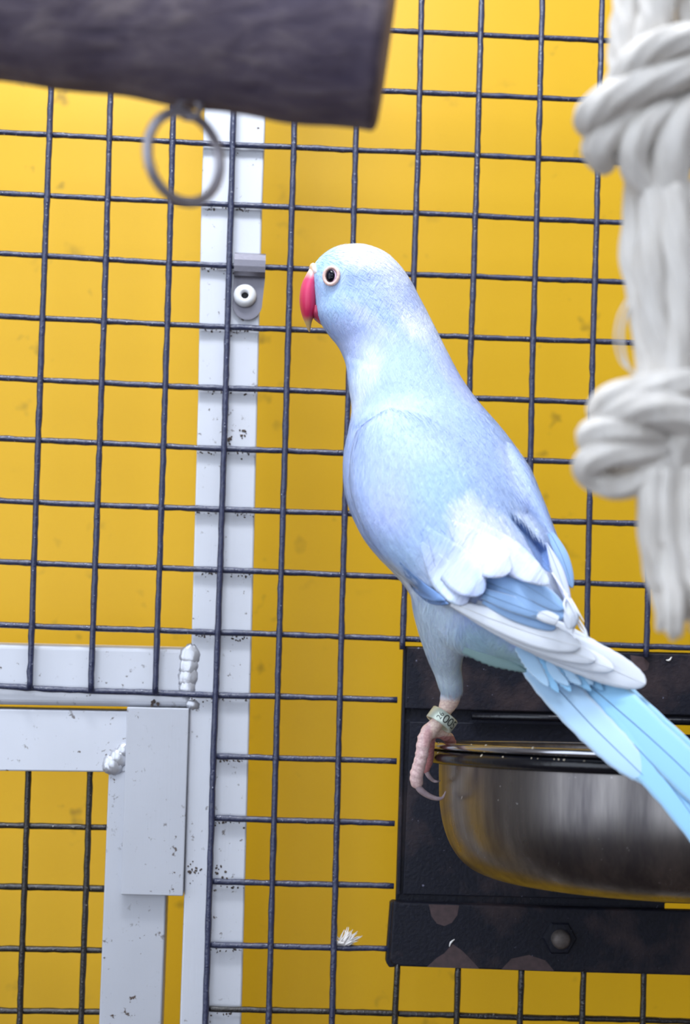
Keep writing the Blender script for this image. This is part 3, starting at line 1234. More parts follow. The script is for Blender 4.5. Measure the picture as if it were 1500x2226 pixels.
BASEC = lin(176, 199, 238)
PATCH = [  # (centre px, radii px, angle deg, colour, strength, softness)
    ((800, 545), (95, 38), 8, lin(240, 244, 246), 0.95, 0.5),       # white crown
    ((875, 610), (45, 75), -35, lin(232, 238, 246), 0.7, 0.6),
    ((700, 570), (40, 42), 0, lin(190, 228, 244), 0.8, 0.6),        # turquoise forehead
    ((720, 650), (45, 40), 0, lin(182, 216, 244), 0.6, 0.6),
    ((905, 690), (48, 34), 60, lin(236, 242, 246), 0.75, 0.5),      # white nape spot
    ((850, 640), (60, 26), 40, lin(178, 194, 236), 0.6, 0.6),       # lavender ear streak
    ((780, 740), (60, 40), 30, lin(190, 202, 240), 0.7, 0.6),
    ((800, 800), (25, 50), 10, lin(224, 236, 248), 0.6, 0.6),
    ((860, 890), (70, 30), -15, lin(200, 220, 244), 0.6, 0.6),
    ((960, 770), (22, 80), -30, lin(206, 214, 244), 0.5, 0.6),
    ((830, 1040), (60, 110), -10, lin(184, 202, 240), 0.5, 0.7),
    ((960, 1060), (60, 70), 0, lin(170, 204, 240), 0.6, 0.7),
    ((1060, 1180), (95, 62), 48, lin(221, 229, 243), 0.98, 0.35),   # white wing patch
    ((1010, 1110), (30, 40), 30, lin(221, 229, 243), 0.9, 0.4),
    ((1150, 1240), (70, 26), 28, lin(219, 228, 243), 0.95, 0.35),
    ((970, 1240), (85, 44), 35, lin(208, 219, 243), 0.85, 0.5),
    ((980, 1300), (50, 22), 25, lin(214, 222, 243), 0.85, 0.5),
    ((1160, 1150), (20, 60), -40, lin(226, 236, 248), 0.7, 0.4),
    ((870, 1190), (60, 30), 50, lin(168, 200, 228), 0.6, 0.6),
    ((800, 690), (70, 14), 38, lin(206, 214, 244), 0.6, 0.6),
    ((775, 850), (16, 45), 5, lin(226, 238, 250), 0.6, 0.6),
    ((905, 640), (40, 30), 55, lin(172, 190, 236), 0.65, 0.6),
    ((970, 740), (16, 40), -35, lin(232, 238, 250), 0.6, 0.6),
    ((1000, 830), (20, 70), -35, lin(186, 196, 238), 0.55, 0.6),
    ((900, 960), (90, 30), 20, lin(196, 218, 246), 0.5, 0.7),
    ((850, 1110), (40, 60), -20, lin(188, 200, 240), 0.55, 0.7),
    ((930, 1160), (40, 60), -30, lin(168, 198, 238), 0.5, 0.7),
    ((1120, 1030), (20, 80), -25, lin(196, 206, 244), 0.5, 0.6),
    ((850, 1250), (60, 22), 45, lin(222, 226, 228), 0.85, 0.5),     # pale flank
    ((935, 1350), (55, 80), 15, lin(216, 236, 252), 0.95, 0.5),     # pale thigh, lightened and blued to make up for dim light
    ((972, 1450), (50, 75), 0, lin(218, 238, 253), 1.0, 0.4),  # lower thigh, brightened in its colour in place of light
    ((1050, 1400), (60, 36), 25, lin(160, 194, 204), 0.8, 0.6),     # vent
    ((1110, 1440), (60, 26), 25, lin(156, 186, 184), 0.85, 0.5),
]
PINK, PINK2, RED = lin(240, 212, 208), lin(242, 220, 206), lin(196, 110, 116)
SLATE = lin(116, 150, 200)  # darker blue inside the groove between the wings


def plume_col(x, y, ny):
    c = BASEC.copy()
    for (cx_, cy_), (rx_, ry_), an, col_, st, so in PATCH:
        a = math.radians(an)
        dx, dy = x - cx_, y - cy_
        if abs(dx) > 2.2 * max(rx_, ry_) or abs(dy) > 2.2 * max(rx_, ry_):
            continue
        u = (dx * math.cos(a) + dy * math.sin(a)) / rx_
        w_ = (-dx * math.sin(a) + dy * math.cos(a)) / ry_
        d = math.sqrt(u * u + w_ * w_) + 0.10 * math.sin(x * 0.19 + y * 0.11) + 0.07 * math.sin(x * 0.43 - y * 0.31)
        k = 1 - (d - (1 - so)) / (2 * so)
        k = max(0, min(1, k))
        k = k * k * (3 - 2 * k) * st
        c = c.lerp(col_, k)
    return c


attr = me.color_attributes.new('plumage', 'FLOAT_COLOR', 'POINT')
cols = []
for i in range(n):
    x, y = pxs[i]
    ny = nor[3 * i + 1]
    if y > 1500 and x < 1010 and y - 1500 > (x - 985) * 0.3:
        k = max(0, min(1, (y - 1508) / 18))
        c = plume_col(x, y, ny).lerp(PINK if x < 935 else PINK2, k)
        if y > 1600 and x > 918 and co_flat[3 * i + 1] > -0.1165:
            c = c.lerp(RED, 0.75)
        elif y > 1585 and 922 < x < 940 and y < 1625:
            c = c.lerp(RED, 0.35)
    else:
        c = plume_col(x, y, ny)
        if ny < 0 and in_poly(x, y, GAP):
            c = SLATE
    cols += [c[0], c[1], c[2], 1.0]
attr.data.foreach_set('color', cols)
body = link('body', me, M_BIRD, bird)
me.materials.append(M_SKIN)
for pl in me.polygons:
    x, y = pxs[pl.vertices[0]]
    if y > 1520 and x < 1010:
        pl.material_index = 1
bvh = BVHTree.FromPolygons([Vector(co_flat[3 * i:3 * i + 3]) for i in range(n)], [tuple(p.vertices) for p in me.polygons])


def S(px, py, off=0.0):
    """point on the near surface of the bird, off mm proud; None beyond it"""
    h = bvh.ray_cast(CAM, ray(px, py))
    if h[0] is None:
        return None, None
    return h[0] - ray(px, py) * off * MM, h[1]


# ---- fine barbs lying over the plumage
SP = [((a + c) / 2, (b + d) / 2, y) for a, b, c, d, y, t in BODY]
SPV = [P(*s) for s in SP]


def flow(p):
    bi = min(range(len(SPV)), key=lambda k: (SPV[k] - p).length_squared)
    a, b = SPV[max(bi - 1, 0)], SPV[min(bi + 1, len(SPV) - 1)]
    return (b - a).normalized()


polys = me.polygons
bv, bf, bc = [], [], []
cum = []
tries = 0
count = 0
thigh_dir = (P(975, 1500, -126) - P(955, 1320, -143)).normalized()
while count < 22000 and tries < 110000:
    tries += 1
    pl = polys[random.randrange(len(polys))]
    ctr = pl.center
    nn = pl.normal
    if nn.y > 0.35:
        continue
    i0 = pl.vertices[0]
    x, y = pxs[i0]
    if y > 1512 and x < 1010:
        continue
    if 650 < x < 760 and 560 < y < 640 and math.hypot(x - 721, y - 601) < 30:
        continue
    if in_poly(x, y, GAP):
        continue
    if y > 1300 and x > 1040 and y < 1420:
        continue
    t = thigh_dir if (y > 1300 and x < 1010) else flow(ctr)
    head = y < 700
    if head:
        t = (P(900, 700, -105) - P(690, 590, -105)).normalized().lerp(t, min(1, max(0, (y - 560) / 140)))
    t = t + Vector((random.gauss(0, 0.12), random.gauss(0, 0.12), random.gauss(0, 0.12)))
    t = t - nn * t.dot(nn)
    if t.length < 0.3:
        continue
    t.normalize()
    sd = nn.cross(t)
    L_ = random.uniform(2.4, 5.4) * MM * (0.6 if head else 1.0)
    wd = random.uniform(0.05, 0.11) * MM
    base_ = len(bv)
    lift = random.uniform(0.02, 0.22) * MM
    p0 = ctr + nn * 0.02 * MM
    p1 = ctr + t * L_ * 0.5 + nn * (0.10 * MM)
    p2 = ctr + t * L_ + nn * (lift * 0.8)
    bv += [p0 - sd * wd, p0 + sd * wd, p1 - sd * wd, p1 + sd * wd, p2]
    bf += [(base_, base_ + 1, base_ + 3, base_ + 2), (base_ + 2, base_ + 3, base_ + 4)]
    g = random.uniform(0.88, 1.10)
    cc = [min(1, cols[4 * i0 + k] * g) for k in range(3)] + [1]
    bc += cc * 5
    count += 1
bme = bpy.data.meshes.new('plumage_barbs')
bme.from_pydata(bv, [], bf)
at_ = bme.color_attributes.new('plumage', 'FLOAT_COLOR', 'POINT')
at_.data.foreach_set('color', bc)
bo = link('plumage_barbs', bme, M_BARB, bird)
bo['kind'] = 'stuff'


# ---- feathers
def feather(name, cl, hw, dep, mat, parent, shaft=M_SHAFT, camber=0.5, thick=0.12, shaft_r=0.16, off=None, notch=0.0, asym=0.0, tip=0.0, plume=False, conform=False):
    """cl: centreline pixels; hw: half widths px along it; dep: depth mm along it (or off: mm proud of the body)"""
    n_ = 36
    if off is not None:
        base_d = []
        for (x, y) in cl:
            h, _ = S(x, y, 0)
            base_d.append(None if h is None else h.y / MM)
        last_ = next((d for d in base_d if d is not None), -160)
        dd = []
        for i, d in enumerate(base_d):
            if d is None:
                d = dep[i] if dep else last_
            elif dep and dep[i] is not None:
                d = min(d, dep[i])
            last_ = d
            dd.append(d - off)
        dep = dd
    dense = catmull([(x, y, h, d) for (x, y), h, d in zip(cl, hw, dep)], 400)
    q = []
    for i in range(n_):
        t = 1 - (1 - i / (n_ - 1)) ** 1.5
        x, y, h, d = dense[min(399, int(t * 399))]
        if tip and t > 1 - tip:
            h *= math.sqrt(max(0.0, 1 - ((t - 1 + tip) / tip) ** 2))
        q.append((x, y, h, d))
    cols_ = 9
    bm = bmesh.new()
    uv = bm.loops.layers.uv.new('UVMap')
    grid = []
    for i, (x, y, h, d) in enumerate(q):
        a = q[max(i - 1, 0)]
        b = q[min(i + 1, n_ - 1)]
        tx, ty = b[0] - a[0], b[1] - a[1]
        L_ = math.hypot(tx, ty) or 1
        nx, ny_ = -ty / L_, tx / L_
        row = []
        for k in range(cols_):
            u = -1 + 2 * k / (cols_ - 1)
            hh = max(h, 0.4) * (1 + asym * u)
            jag = notch * math.sin(i * 2.3 + u * 3) * (abs(u) ** 6)
            vx, vy, vd = x + nx * (u * hh + jag), y + ny_ * (u * hh + jag), d + camber * u * u
            if conform:
                hit, _ = S(vx, vy)
                if hit is not None:
                    g = i / (n_ - 1)
                    hd = hit.y / MM - 0.05 - 0.7 * g
                    k2 = max(0, min(1, (g - 0.3) / 0.35))
                    vd = hd * (1 - k2) + min(hd, vd) * k2
            row.append(bm.verts.new(P(vx, vy, vd)))
        grid.append(row)
    fs = []
    for i in range(n_ - 1):
        for k in range(cols_ - 1):
            f = bm.faces.new((grid[i][k], grid[i][k + 1], grid[i + 1][k + 1], grid[i + 1][k]))
            for lp, (uu, vv) in zip(f.loops, ((k, i), (k + 1, i), (k + 1, i + 1), (k, i + 1))):
                lp[uv].uv = (uu / (cols_ - 1), vv / (n_ - 1))
            fs.append(f)
    bmesh.ops.recalc_face_normals(bm, faces=bm.faces)
    bmesh.ops.solidify(bm, geom=fs, thickness=thick * MM)
    o = obj(name, bm, mat, parent)
    if plume:
        a_c = o.data.color_attributes.new('plumage', 'FLOAT_COLOR', 'POINT')
        cc = []
        for v_ in o.data.vertices:
            c_2 = plume_col(*to_px(v_.co), -1)
            cc += [c_2[0], c_2[1], c_2[2], 1]
        a_c.data.foreach_set('color', cc)
    if shaft_r:
        bm = bmesh.new()
        pts_ = [P(x, y, d - 0.10) for x, y, h, d in q[:-2]]
        add_tube(bm, pts_, [shaft_r * MM * (1 - 0.75 * i / len(pts_)) for i in range(len(pts_))], 6)
        obj('shaft', bm, shaft, o)
    return o


# tail, coming towards the viewer over the bowl rim
feather('tail_feather', [(1150, 1440), (1205, 1490), (1290, 1580), (1370, 1658), (1424, 1711)], [26, 40, 40, 34, 16], [-164, -172, -182, -190, -194], M_VTAIL2, bird, notch=1.0, tip=0.4)
feather('tail_feather', [(1185, 1440), (1265, 1510), (1370, 1610), (1455, 1705), (1560, 1850), (1640, 1960)], [40, 62, 52, 44, 34, 20], [-166, -175, -187, -196, -206, -212], M_VTAIL, bird, notch=1.0, tip=0.2)
feather('tail_feather', [(1215, 1440), (1305, 1510), (1415, 1605), (1510, 1695), (1640, 1830), (1760, 1960)], [34, 52, 44, 44, 36, 20], [-168, -177.5, -189.5, -199, -210, -218], M_VTAIL, bird, notch=0.8, tip=0.2)
feather('tail_feather', [(1240, 1425), (1330, 1500), (1430, 1585), (1530, 1675), (1660, 1790), (1790, 1900)], [26, 34, 30, 30, 28, 16], [-166, -174, -187, -197, -208, -216], M_VTAIL, bird, notch=0.6, tip=0.2)
feather('tail_feather', [(1290, 1465), (1400, 1555), (1490, 1632), (1600, 1730), (1720, 1850)], [14, 18, 22, 22, 12], [-170, -182, -192, -202, -210], M_VTAIL2, bird, tip=0.2)
# tail coverts, soft tips
for k in range(9):
    f = k / 8
    cl = [(1120 + 110 * f, 1392 + 14 * math.sin(f * 3)), (1155 + 112 * f, 1440 + 4 * math.sin(f * 3)), (1192 + 130 * f + (k % 3) * 6, 1492 - 6 * f + (k % 2) * 14)]
    feather('tail_covert', cl, [10, 17, 11], [-165, -173.0 - 1.6 * math.sin(f * 3), -177.2 - 2.4 * math.sin(0.4 + f * 2.4)], M_VTAIL if k % 2 else M_VTAIL2, bird, shaft_r=0, notch=1.5, tip=0.55, camber=0.3, thick=0.05)
# undertail coverts
for k, (cl, hw) in enumerate((([(1010, 1405), (1070, 1430), (1145, 1460)], [16, 18, 8]), ([(1040, 1400), (1100, 1428), (1160, 1460)], [18, 18, 8]), ([(1070, 1395), (1120, 1422), (1175, 1452)], [18, 20, 9]))):
    feather('vent_feather', cl, hw, [-160, -163, -165], vane('vent_feather_%d' % k, srgb(142, 170, 168), srgb(112, 142, 144)), bird, shaft_r=0, notch=1.5, tip=0.5)

# near wing: white primaries (lowest first), blue secondaries, coverts on top
PRIM = [
    ([(1060, 1310), (1180, 1365), (1290, 1420), (1360, 1458)], [20, 30, 26, 18], [-170, -174, -178, -180]),
    ([(1030, 1320), (1160, 1385), (1290, 1437), (1404, 1487)], [18, 34, 40, 28], [-170.5, -175, -180, -183]),
    ([(1010, 1318), (1130, 1380), (1250, 1425), (1335, 1455)], [14, 26, 26, 18], [-171, -175.7, -180.6, -183.6]),
    ([(990, 1314), (1090, 1362), (1200, 1404), (1295, 1436)], [10, 22, 26, 18], [-171.5, -176.2, -181.1, -184]),
    ([(980, 1310), (1070, 1345), (1170, 1380), (1262, 1406)], [8, 22, 30, 22], [-172, -176.7, -181.5, -184.3]),
]
for cl, hw, dp in PRIM:
    feather('primary_feather', cl, hw, dp, M_VWHITE, bird, M_SHAFTW, camber=0.5, notch=0.4, tip=0.25, thick=0.1, shaft_r=0.1)
SEC = [
    ([(1050, 1305), (1120, 1333), (1208, 1366)], [8, 18, 14], [-175, -179.5, -183.5], M_VBLUE),
    ([(1050, 1290), (1110, 1312), (1195, 1342)], [12, 18, 14], [-175.2, -180, -184], M_VBLUE),
    ([(1150, 1318), (1185, 1335), (1214, 1348)], [14, 18, 14], [-181.5, -183.8, -185], M_VWHITE),
    ([(1030, 1255), (1120, 1290), (1226, 1342)], [16, 32, 22], [-166, -179.5, -185.2], M_VBLUE),
    ([(1050, 1232), (1135, 1268), (1225, 1325)], [8, 24, 18], [-166, -179.8, -185.5], M_VBLUE),
]
for cl, hw, dp, mt in SEC:
    feather('secondary_feather', cl, hw, dp, mt, bird, M_SHAFT if mt is M_VBLUE else M_SHAFTW, camber=0.5, shaft_r=0.08, tip=0.3 if mt is M_VBLUE else 0.08, thick=0.1)
COV = [
    ([(915, 1180), (962, 1248), (1014, 1312)], [4, 32, 26]), ([(930, 1150), (992, 1232), (1050, 1290)], [4, 44, 28]), ([(970, 1130), (1045, 1198), (1108, 1244)], [4, 44, 28]),
    ([(1010, 1120), (1095, 1200), (1194, 1270)], [4, 36, 18]),
]
for k, (cl, hw) in enumerate(COV):
    feather('wing_covert', cl, hw, [None, [-171, -174.5, -177.5, -180][k], [-174, -178, -182.5, -186][k]], M_BIRD, bird, shaft_r=0, camber=0.3, off=0.0, notch=0.6, tip=0.35, plume=True, thick=0.06, conform=True)
# dark-blue leading coverts showing below the wing fold
for k, (cl, hw) in enumerate((([(868, 1222), (915, 1280), (968, 1306)], [1, 14, 8]), ([(880, 1250), (930, 1297), (975, 1313)], [1, 11, 6]))):
    feather('under_covert', cl, hw, [-160, -167, -173], M_VGREY, bird, camber=0.6, off=0.15, shaft_r=0, tip=0.4, conform=True)
# far wing edge and frayed feathers at the wing tip
feather('far_wing_feather', [(1180, 1130), (1220, 1205), (1244, 1278)], [2, 14, 9], [-152, -160, -164], M_VBLUE, bird, off=None, shaft_r=0.08, tip=0.3)
feather('far_wing_feather', [(1188, 1180), (1212, 1240), (1238, 1315)], [2, 13, 9], [-156, -168, -176], vane('lilac_feather', srgb(206, 212, 240), srgb(190, 200, 236)), bird, shaft_r=0.08, tip=0.3)
feather('frayed_feather', [(1233, 1308), (1242, 1335), (1238, 1368)], [6, 17, 12], [-184, -187, -188], vane('grey_feather', srgb(206, 212, 222), srgb(190, 198, 212)), bird, M_SHAFTW, shaft_r=0.08, tip=0.3)
for cl in ([(1225, 1288), (1240, 1310), (1255, 1345)], [(1235, 1290), (1226, 1312), (1232, 1335)], [(1245, 1330), (1262, 1365), (1282, 1388)], [(1250, 1335), (1272, 1370), (1278, 1392)], [(1240, 1300), (1252, 1322), (1270, 1352)], [(1252, 1350), (1246, 1372), (1250, 1390)], [(1200, 1245), (1218, 1272), (1236, 1300)]):
    feather('frayed_barb', cl, [1.6, 2.2, 0.6], [-182, -186, -188] if cl[0][1] > 1270 else [-168, -176, -182], M_VWHITE, bird, shaft_r=0, camber=0.1)

# ---- beak


def px_loft_obj(name, secs, mat, parent, colfn=None, nseg=36, segs=24):
    bm = bmesh.new()
    loft(bm, [tuple(s) for s in catmull(secs, nseg)], segs)
    o = obj(name, bm, mat, parent)
    if colfn:
        a = o.data.color_attributes.new('plumage', 'FLOAT_COLOR', 'POINT')
        cc = []
        for v_ in o.data.vertices:
            c_2 = colfn(*to_px(v_.co))
            cc += [c_2[0], c_2[1], c_2[2], 1]
        a.data.foreach_set('color', cc)
    return o


def beak_col(x, y):
    c = lin(222, 70, 116).lerp(lin(206, 34, 84), max(0, min(1, (y - 620) / 50)))
    c = lin(236, 210, 196).lerp(c, max(0, min(1, (y - 588) / 18)))
    return c.lerp(lin(196, 164, 112), max(0, min(1, (y - 686) / 14)))


px_loft_obj('upper_beak', [(673, 584, 686, 590, -104, 3), (665, 598, 690, 606, -104, 5.0), (655, 620, 690, 626, -104, 5.8), (651, 648, 690, 652, -104, 5.6), (653, 672, 688, 676, -104, 4.8),
                           (658, 690, 682, 690, -104, 3.6), (663, 702, 678, 700, -104, 2.2), (667, 713, 676, 711, -104, 1.2), (671, 721, 674, 721, -104, 0.4)], M_BEAK, bird, beak_col)
px_loft_obj('lower_beak', [(678, 668, 694, 668, -104, 4.0), (677, 682, 697, 682, -104, 4.2), (681, 691, 700, 696, -104, 3.4), (690, 699, 703, 706, -104, 2.2)], M_BEAK, bird, lambda x, y: lin(176, 60, 92))
px_loft_obj('cere', [(674, 576, 684, 574, -104, 2.6), (672, 584, 692, 582, -104, 4.6), (676, 596, 698, 598, -104.5, 5.6), (684, 606, 700, 612, -104.5, 4.8)], M_BEAK, bird, lambda x, y: lin(236, 222, 220) if x > 679 else lin(240, 206, 176))

# ---- eye
h, nrm = S(721, 600, 0)
nrm = (nrm + Vector((-0.15, -0.35, 0))).normalized()
zax = nrm
xax = Vector((0, 0, 1)).cross(zax).normalized()
yax = zax.cross(xax)
AX = Matrix((xax, yax, zax)).transposed()
s = mmpx(-118) * MM
eye = bpy.data.objects.new('eye', None)
bm = bmesh.new()
add_ball(bm, h - nrm * 0.5 * MM, 14.5 * s, 16 * s, 8 * s, 28, 18, AX)
eye = obj('eye', bm, M_IRIS, bird)
bm = bmesh.new()
add_ball(bm, h + nrm * 0.28 * MM - xax * 1.5 * s, 11.0 * s, 13.5 * s, 6.5 * s, 28, 18, AX)
obj('pupil', bm, M_PUPIL, eye)
bm = bmesh.new()
pts = [h + nrm * 0.25 * MM + AX @ Vector((17.5 * s * math.cos(2 * math.pi * k / 40), 19 * s * math.sin(2 * math.pi * k / 40), 0)) for k in range(40)]
add_tube(bm, pts, [4.2 * s * (1 + 0.12 * math.sin(k * 2.7)) for k in range(40)], 10, closed=True)
obj('eye_ring', bm, M_EYERING, eye)

# ---- claws
for cl in ([(904, 1700, -118.5, 8), (914, 1717, -118, 7.5), (932, 1730, -117, 6.0), (950, 1736, -116, 4.6), (962, 1734, -115, 3.2), (969, 1720, -114, 1.2)],
           [(925, 1670, -108, 6.5), (931, 1685, -108, 5.5), (941, 1696, -107, 4), (950, 1699, -107, 2.6), (957, 1697, -106, 1)]):
    q = catmull(cl, 24)
    bm = bmesh.new()
    add_tube(bm, [P(a, b, y) for a, b, y, r_ in q], [r_ * mmpx(-117) * MM for a, b, y, r_ in q], 10)
    obj('claw', bm, M_CLAW, bird)

# ---- leg band with stamped numbers
bc_ = P(961, 1564, -121)
ax_ = (P(978, 1541, -121) - P(944, 1587, -121)).normalized()      # along the leg, upwards
rd = (P(988, 1584, -121) - P(934, 1544, -121)).normalized()        # reading direction
fr_ = rd.cross(ax_).normalized()
if fr_.y > 0:
    fr_ = -fr_
RB, HB = 32 * mmpx(-121) * MM, 13 * mmpx(-121) * MM
tilt = Matrix.Rotation(math.radians(-8), 3, rd)
ax_ = tilt @ ax_
fr_ = tilt @ fr_
bm = bmesh.new()
BP = [(RB, -HB), (RB, HB), (RB - 0.15 * MM, HB + 0.12 * MM), (RB - 0.7 * MM, HB + 0.1 * MM), (RB - 0.8 * MM, HB - 0.1 * MM), (RB - 0.8 * MM, -HB + 0.1 * MM), (RB - 0.7 * MM, -HB - 0.1 * MM), (RB - 0.15 * MM, -HB - 0.12 * MM)]
rings = []
for k in range(48):
    a = 2 * math.pi * k / 48
    d = rd * math.sin(a) + fr_ * math.cos(a)
    rings.append([bm.verts.new(bc_ + d * r_ + ax_ * z_) for r_, z_ in BP])
for k in range(48):
    A, B = rings[k], rings[(k + 1) % 48]
    for j in range(len(BP)):
        bm.faces.new((A[j], B[j], B[(j + 1) % len(BP)], A[(j + 1) % len(BP)]))
band = obj('leg_band', bm, M_BAND, bird)
band['label'] = 'pale metal leg band stamped 26 005'


def band_text(txt, size_mm, ang0, z0, rotq=False, spacing=1.0):
    cu = bpy.data.curves.new('t', 'FONT')
    cu.body = txt
    cu.size = size_mm * MM
    cu.align_x = 'CENTER'
    cu.align_y = 'CENTER'
    cu.space_character = spacing
    cu.resolution_u = 4
    to = bpy.data.objects.new('t', cu)
    C.objects.link(to)
    dg_ = bpy.context.evaluated_depsgraph_get()
    tm = bpy.data.meshes.new_from_object(to.evaluated_get(dg_))
    bpy.data.objects.remove(to)
    bm_ = bmesh.new()
    bm_.from_mesh(tm)
    bmesh.ops.triangulate(bm_, faces=bm_.faces)
    bmesh.ops.subdivide_edges(bm_, edges=[e for e in bm_.edges if e.calc_length() > 0.5 * MM], cuts=2)
    for v_ in bm_.verts:
        x, y = v_.co.x, v_.co.y
        if rotq:
            x, y = -y, x
        a = ang0 + x / RB
        d = rd * math.sin(a) + fr_ * math.cos(a)
        v_.co = bc_ + d * (RB + 0.05 * MM) + ax_ * (z0 * MM + y)
    return obj('stamped_number', bm_, M_INK, band, smooth=False)


band_text('005', 4.3, 0.48, 0.0, spacing=0.92)
band_text('26', 2.6, -0.36, 0.0, rotq=True)

# ================================================================== PERCH AND RING
PY = -335.0
perch = thing('wooden_perch', 'thick dark weathered wooden perch across the top left', 'perch')
cr = P(840, 54, PY)
cl_ = P(-420, -122, PY + 7)
axis = (cr - cl_)
NP = 60
rings_px = []
bm = bmesh.new()
pts, rad = [], []
for i in range(NP + 1):
    t = i / NP
    q = cl_.lerp(cr, t)
    q = q + Vector((0, 0, -0.0012 * math.sin(math.pi * t) ** 2))
    pts.append(q)
    rad.append((22.2 + 0.6 * math.sin(t * 9) + 0.25 * math.sin(t * 31)) * MM)
rg = add_tube(bm, pts, rad, 48)
for ring_ in rg:
    for k, v_ in enumerate(ring_):
        v_.co += Vector((0, 1, 1)) * (0.00012 * math.sin(k * 1.7 + v_.co.x * 300))
obj('branch', bm, M_WOOD, perch)
bm = bmesh.new()
d = (pts[-1] - pts[-2]).normalized()
add_tube(bm, [pts[-1] + d * 0.02 * MM, pts[-1] + d * 0.5 * MM, pts[-1] + d * 0.9 * MM], [rad[-1] * 0.995, rad[-1] * 0.985, rad[-1] * 0.93], 48)
obj('cut_end', bm, M_WOODEND, perch)
# screw eye under the perch
bm = bmesh.new()
c = P(412, 236, PY + 1)
pts = [c + Vector((2.3 * MM * math.cos(a), 0.6 * MM * math.sin(a), 2.3 * MM * math.sin(a))) for a in [2 * math.pi * k / 24 for k in range(24)]]
add_tube(bm, pts, 0.75 * MM, 8, closed=True)
add_tube(bm, [c + Vector((0, 0, 2 * MM)), c + Vector((0, 0, 9 * MM))], 0.8 * MM, 8)
obj('screw_eye', bm, M_GALV, perch)
ringo = bmesh.new()
c = P(401, 342, PY)
s = mmpx(PY) * MM
rx_, rz_ = 77 * s, 99 * s
dpt = math.sqrt(max(rz_ ** 2 - rx_ ** 2, 0))
pts = []
for k in range(72):
    a = 2 * math.pi * k / 72
    pts.append(c + Vector((rx_ * math.cos(a), dpt * math.cos(a), rz_ * math.sin(a))))
add_tube(ringo, pts, 11.5 * s, 14, closed=True)
o = obj('metal_ring', ringo, M_GALV)
tag(o, 'grey metal ring hanging under the wooden perch', 'ring')

# ================================================================== ROPE TOY
RYY = -335.0
rope = thing('rope_toy', 'thick knotted white cotton rope hanging at the right edge', 'rope')


def strand(name, pts, ridge=(0.07, 6, 0.5), n=None):
    """pts: (px, py, dy mm, radius px)"""
    n = n or max(16, int(sum(math.hypot(b[0] - a[0], b[1] - a[1]) for a, b in zip(pts, pts[1:])) / 9))
    q = catmull(pts, n)
    v = [P(a, b, RYY + d) for a, b, d, r in q]
    rad = [max(r, 0.6) * mmpx(RYY) * MM for a, b, d, r in q]
    bm = bmesh.new()
    add_tube(bm, v, rad, 36, ridge=ridge)
    add_ball(bm, v[0], rad[0])
    add_ball(bm, v[-1], rad[-1])
    return obj(name, bm, M_ROPE, rope)


# top strands running out of the frame
strand('strand', [(1375, -420, 2, 34), (1375, -120, 2, 34), (1366, 0, 2, 34), (1356, 80, 0, 34), (1352, 160, -1, 32)])
strand('strand', [(1440, -420, -2, 40), (1440, -120, -2, 40), (1430, 0, -2, 40), (1415, 70, -2, 38), (1380, 140, 0, 34)])
strand('strand', [(1520, -420, 2, 46), (1520, -120, 2, 46), (1510, 20, 2, 46), (1500, 120, 4, 44), (1490, 220, 6, 40)])
strand('strand', [(1600, -420, 0, 46), (1600, -120, 0, 46), (1595, 40, 0, 46), (1580, 180, 4, 44)])
# first knot
strand('knot_loop', [(1600, 70, -6, 34), (1510, 84, -7, 36), (1430, 100, -7, 36), (1372, 140, -6, 34), (1342, 190, -3, 32)])
strand('knot_loop', [(1580, 120, -4, 34), (1480, 160, -6, 36), (1390, 190, -6, 38), (1320, 220, -5, 38), (1281, 254, -3, 36), (1290, 282, 2, 26)])
strand('knot_loop', [(1470, 190, -1, 32), (1400, 235, -2, 34), (1345, 275, -2, 36), (1302, 318, -1, 38), (1312, 352, 2, 30)])
strand('knot_loop', [(1450, 240, -4, 28), (1410, 270, -5, 30), (1380, 320, -4, 32), (1380, 370, -2, 30), (1410, 420, 0, 26)])
strand('knot_loop', [(1560, 230, -2, 50), (1500, 260, -3, 54), (1460, 320, -2, 54), (1450, 400, 0, 50), (1460, 480, 2, 46)])
strand('knot_loop', [(1330, 290, 0, 28), (1370, 345, 1, 30), (1400, 400, 2, 30), (1420, 470, 3, 30)])
strand('knot_loop', [(1620, 260, 0, 50), (1580, 330, 0, 52), (1560, 430, 1, 50)])
# column of loose strands between the knots
strand('strand', [(1385, 380, 4, 26), (1380, 470, 3, 28), (1376, 560, 2, 30), (1392, 640, 1, 30), (1402, 720, 0, 30), (1412, 800, -1, 28), (1400, 850, -2, 28)])
strand('strand', [(1420, 400, 0, 30), (1418, 500, -2, 32), (1412, 590, -3, 34), (1420, 690, -3, 32), (1440, 780, -3, 30), (1440, 860, -3, 28)])
strand('strand', [(1460, 420, -2, 32), (1470, 540, -4, 34), (1480, 660, -4, 34), (1472, 760, -4, 32), (1450, 860, -4, 30)])
strand('strand', [(1520, 420, 0, 36), (1530, 560, -2, 38), (1530, 700, -2, 38), (1520, 860, -2, 34)])
strand('strand', [(1590, 400, 2, 40), (1600, 560, 2, 42), (1590, 720, 2, 40), (1570, 880, 2, 38)])
strand('strand', [(1440, 440, 6, 40), (1450, 600, 6, 42), (1470, 760, 6, 40), (1470, 900, 6, 38)])
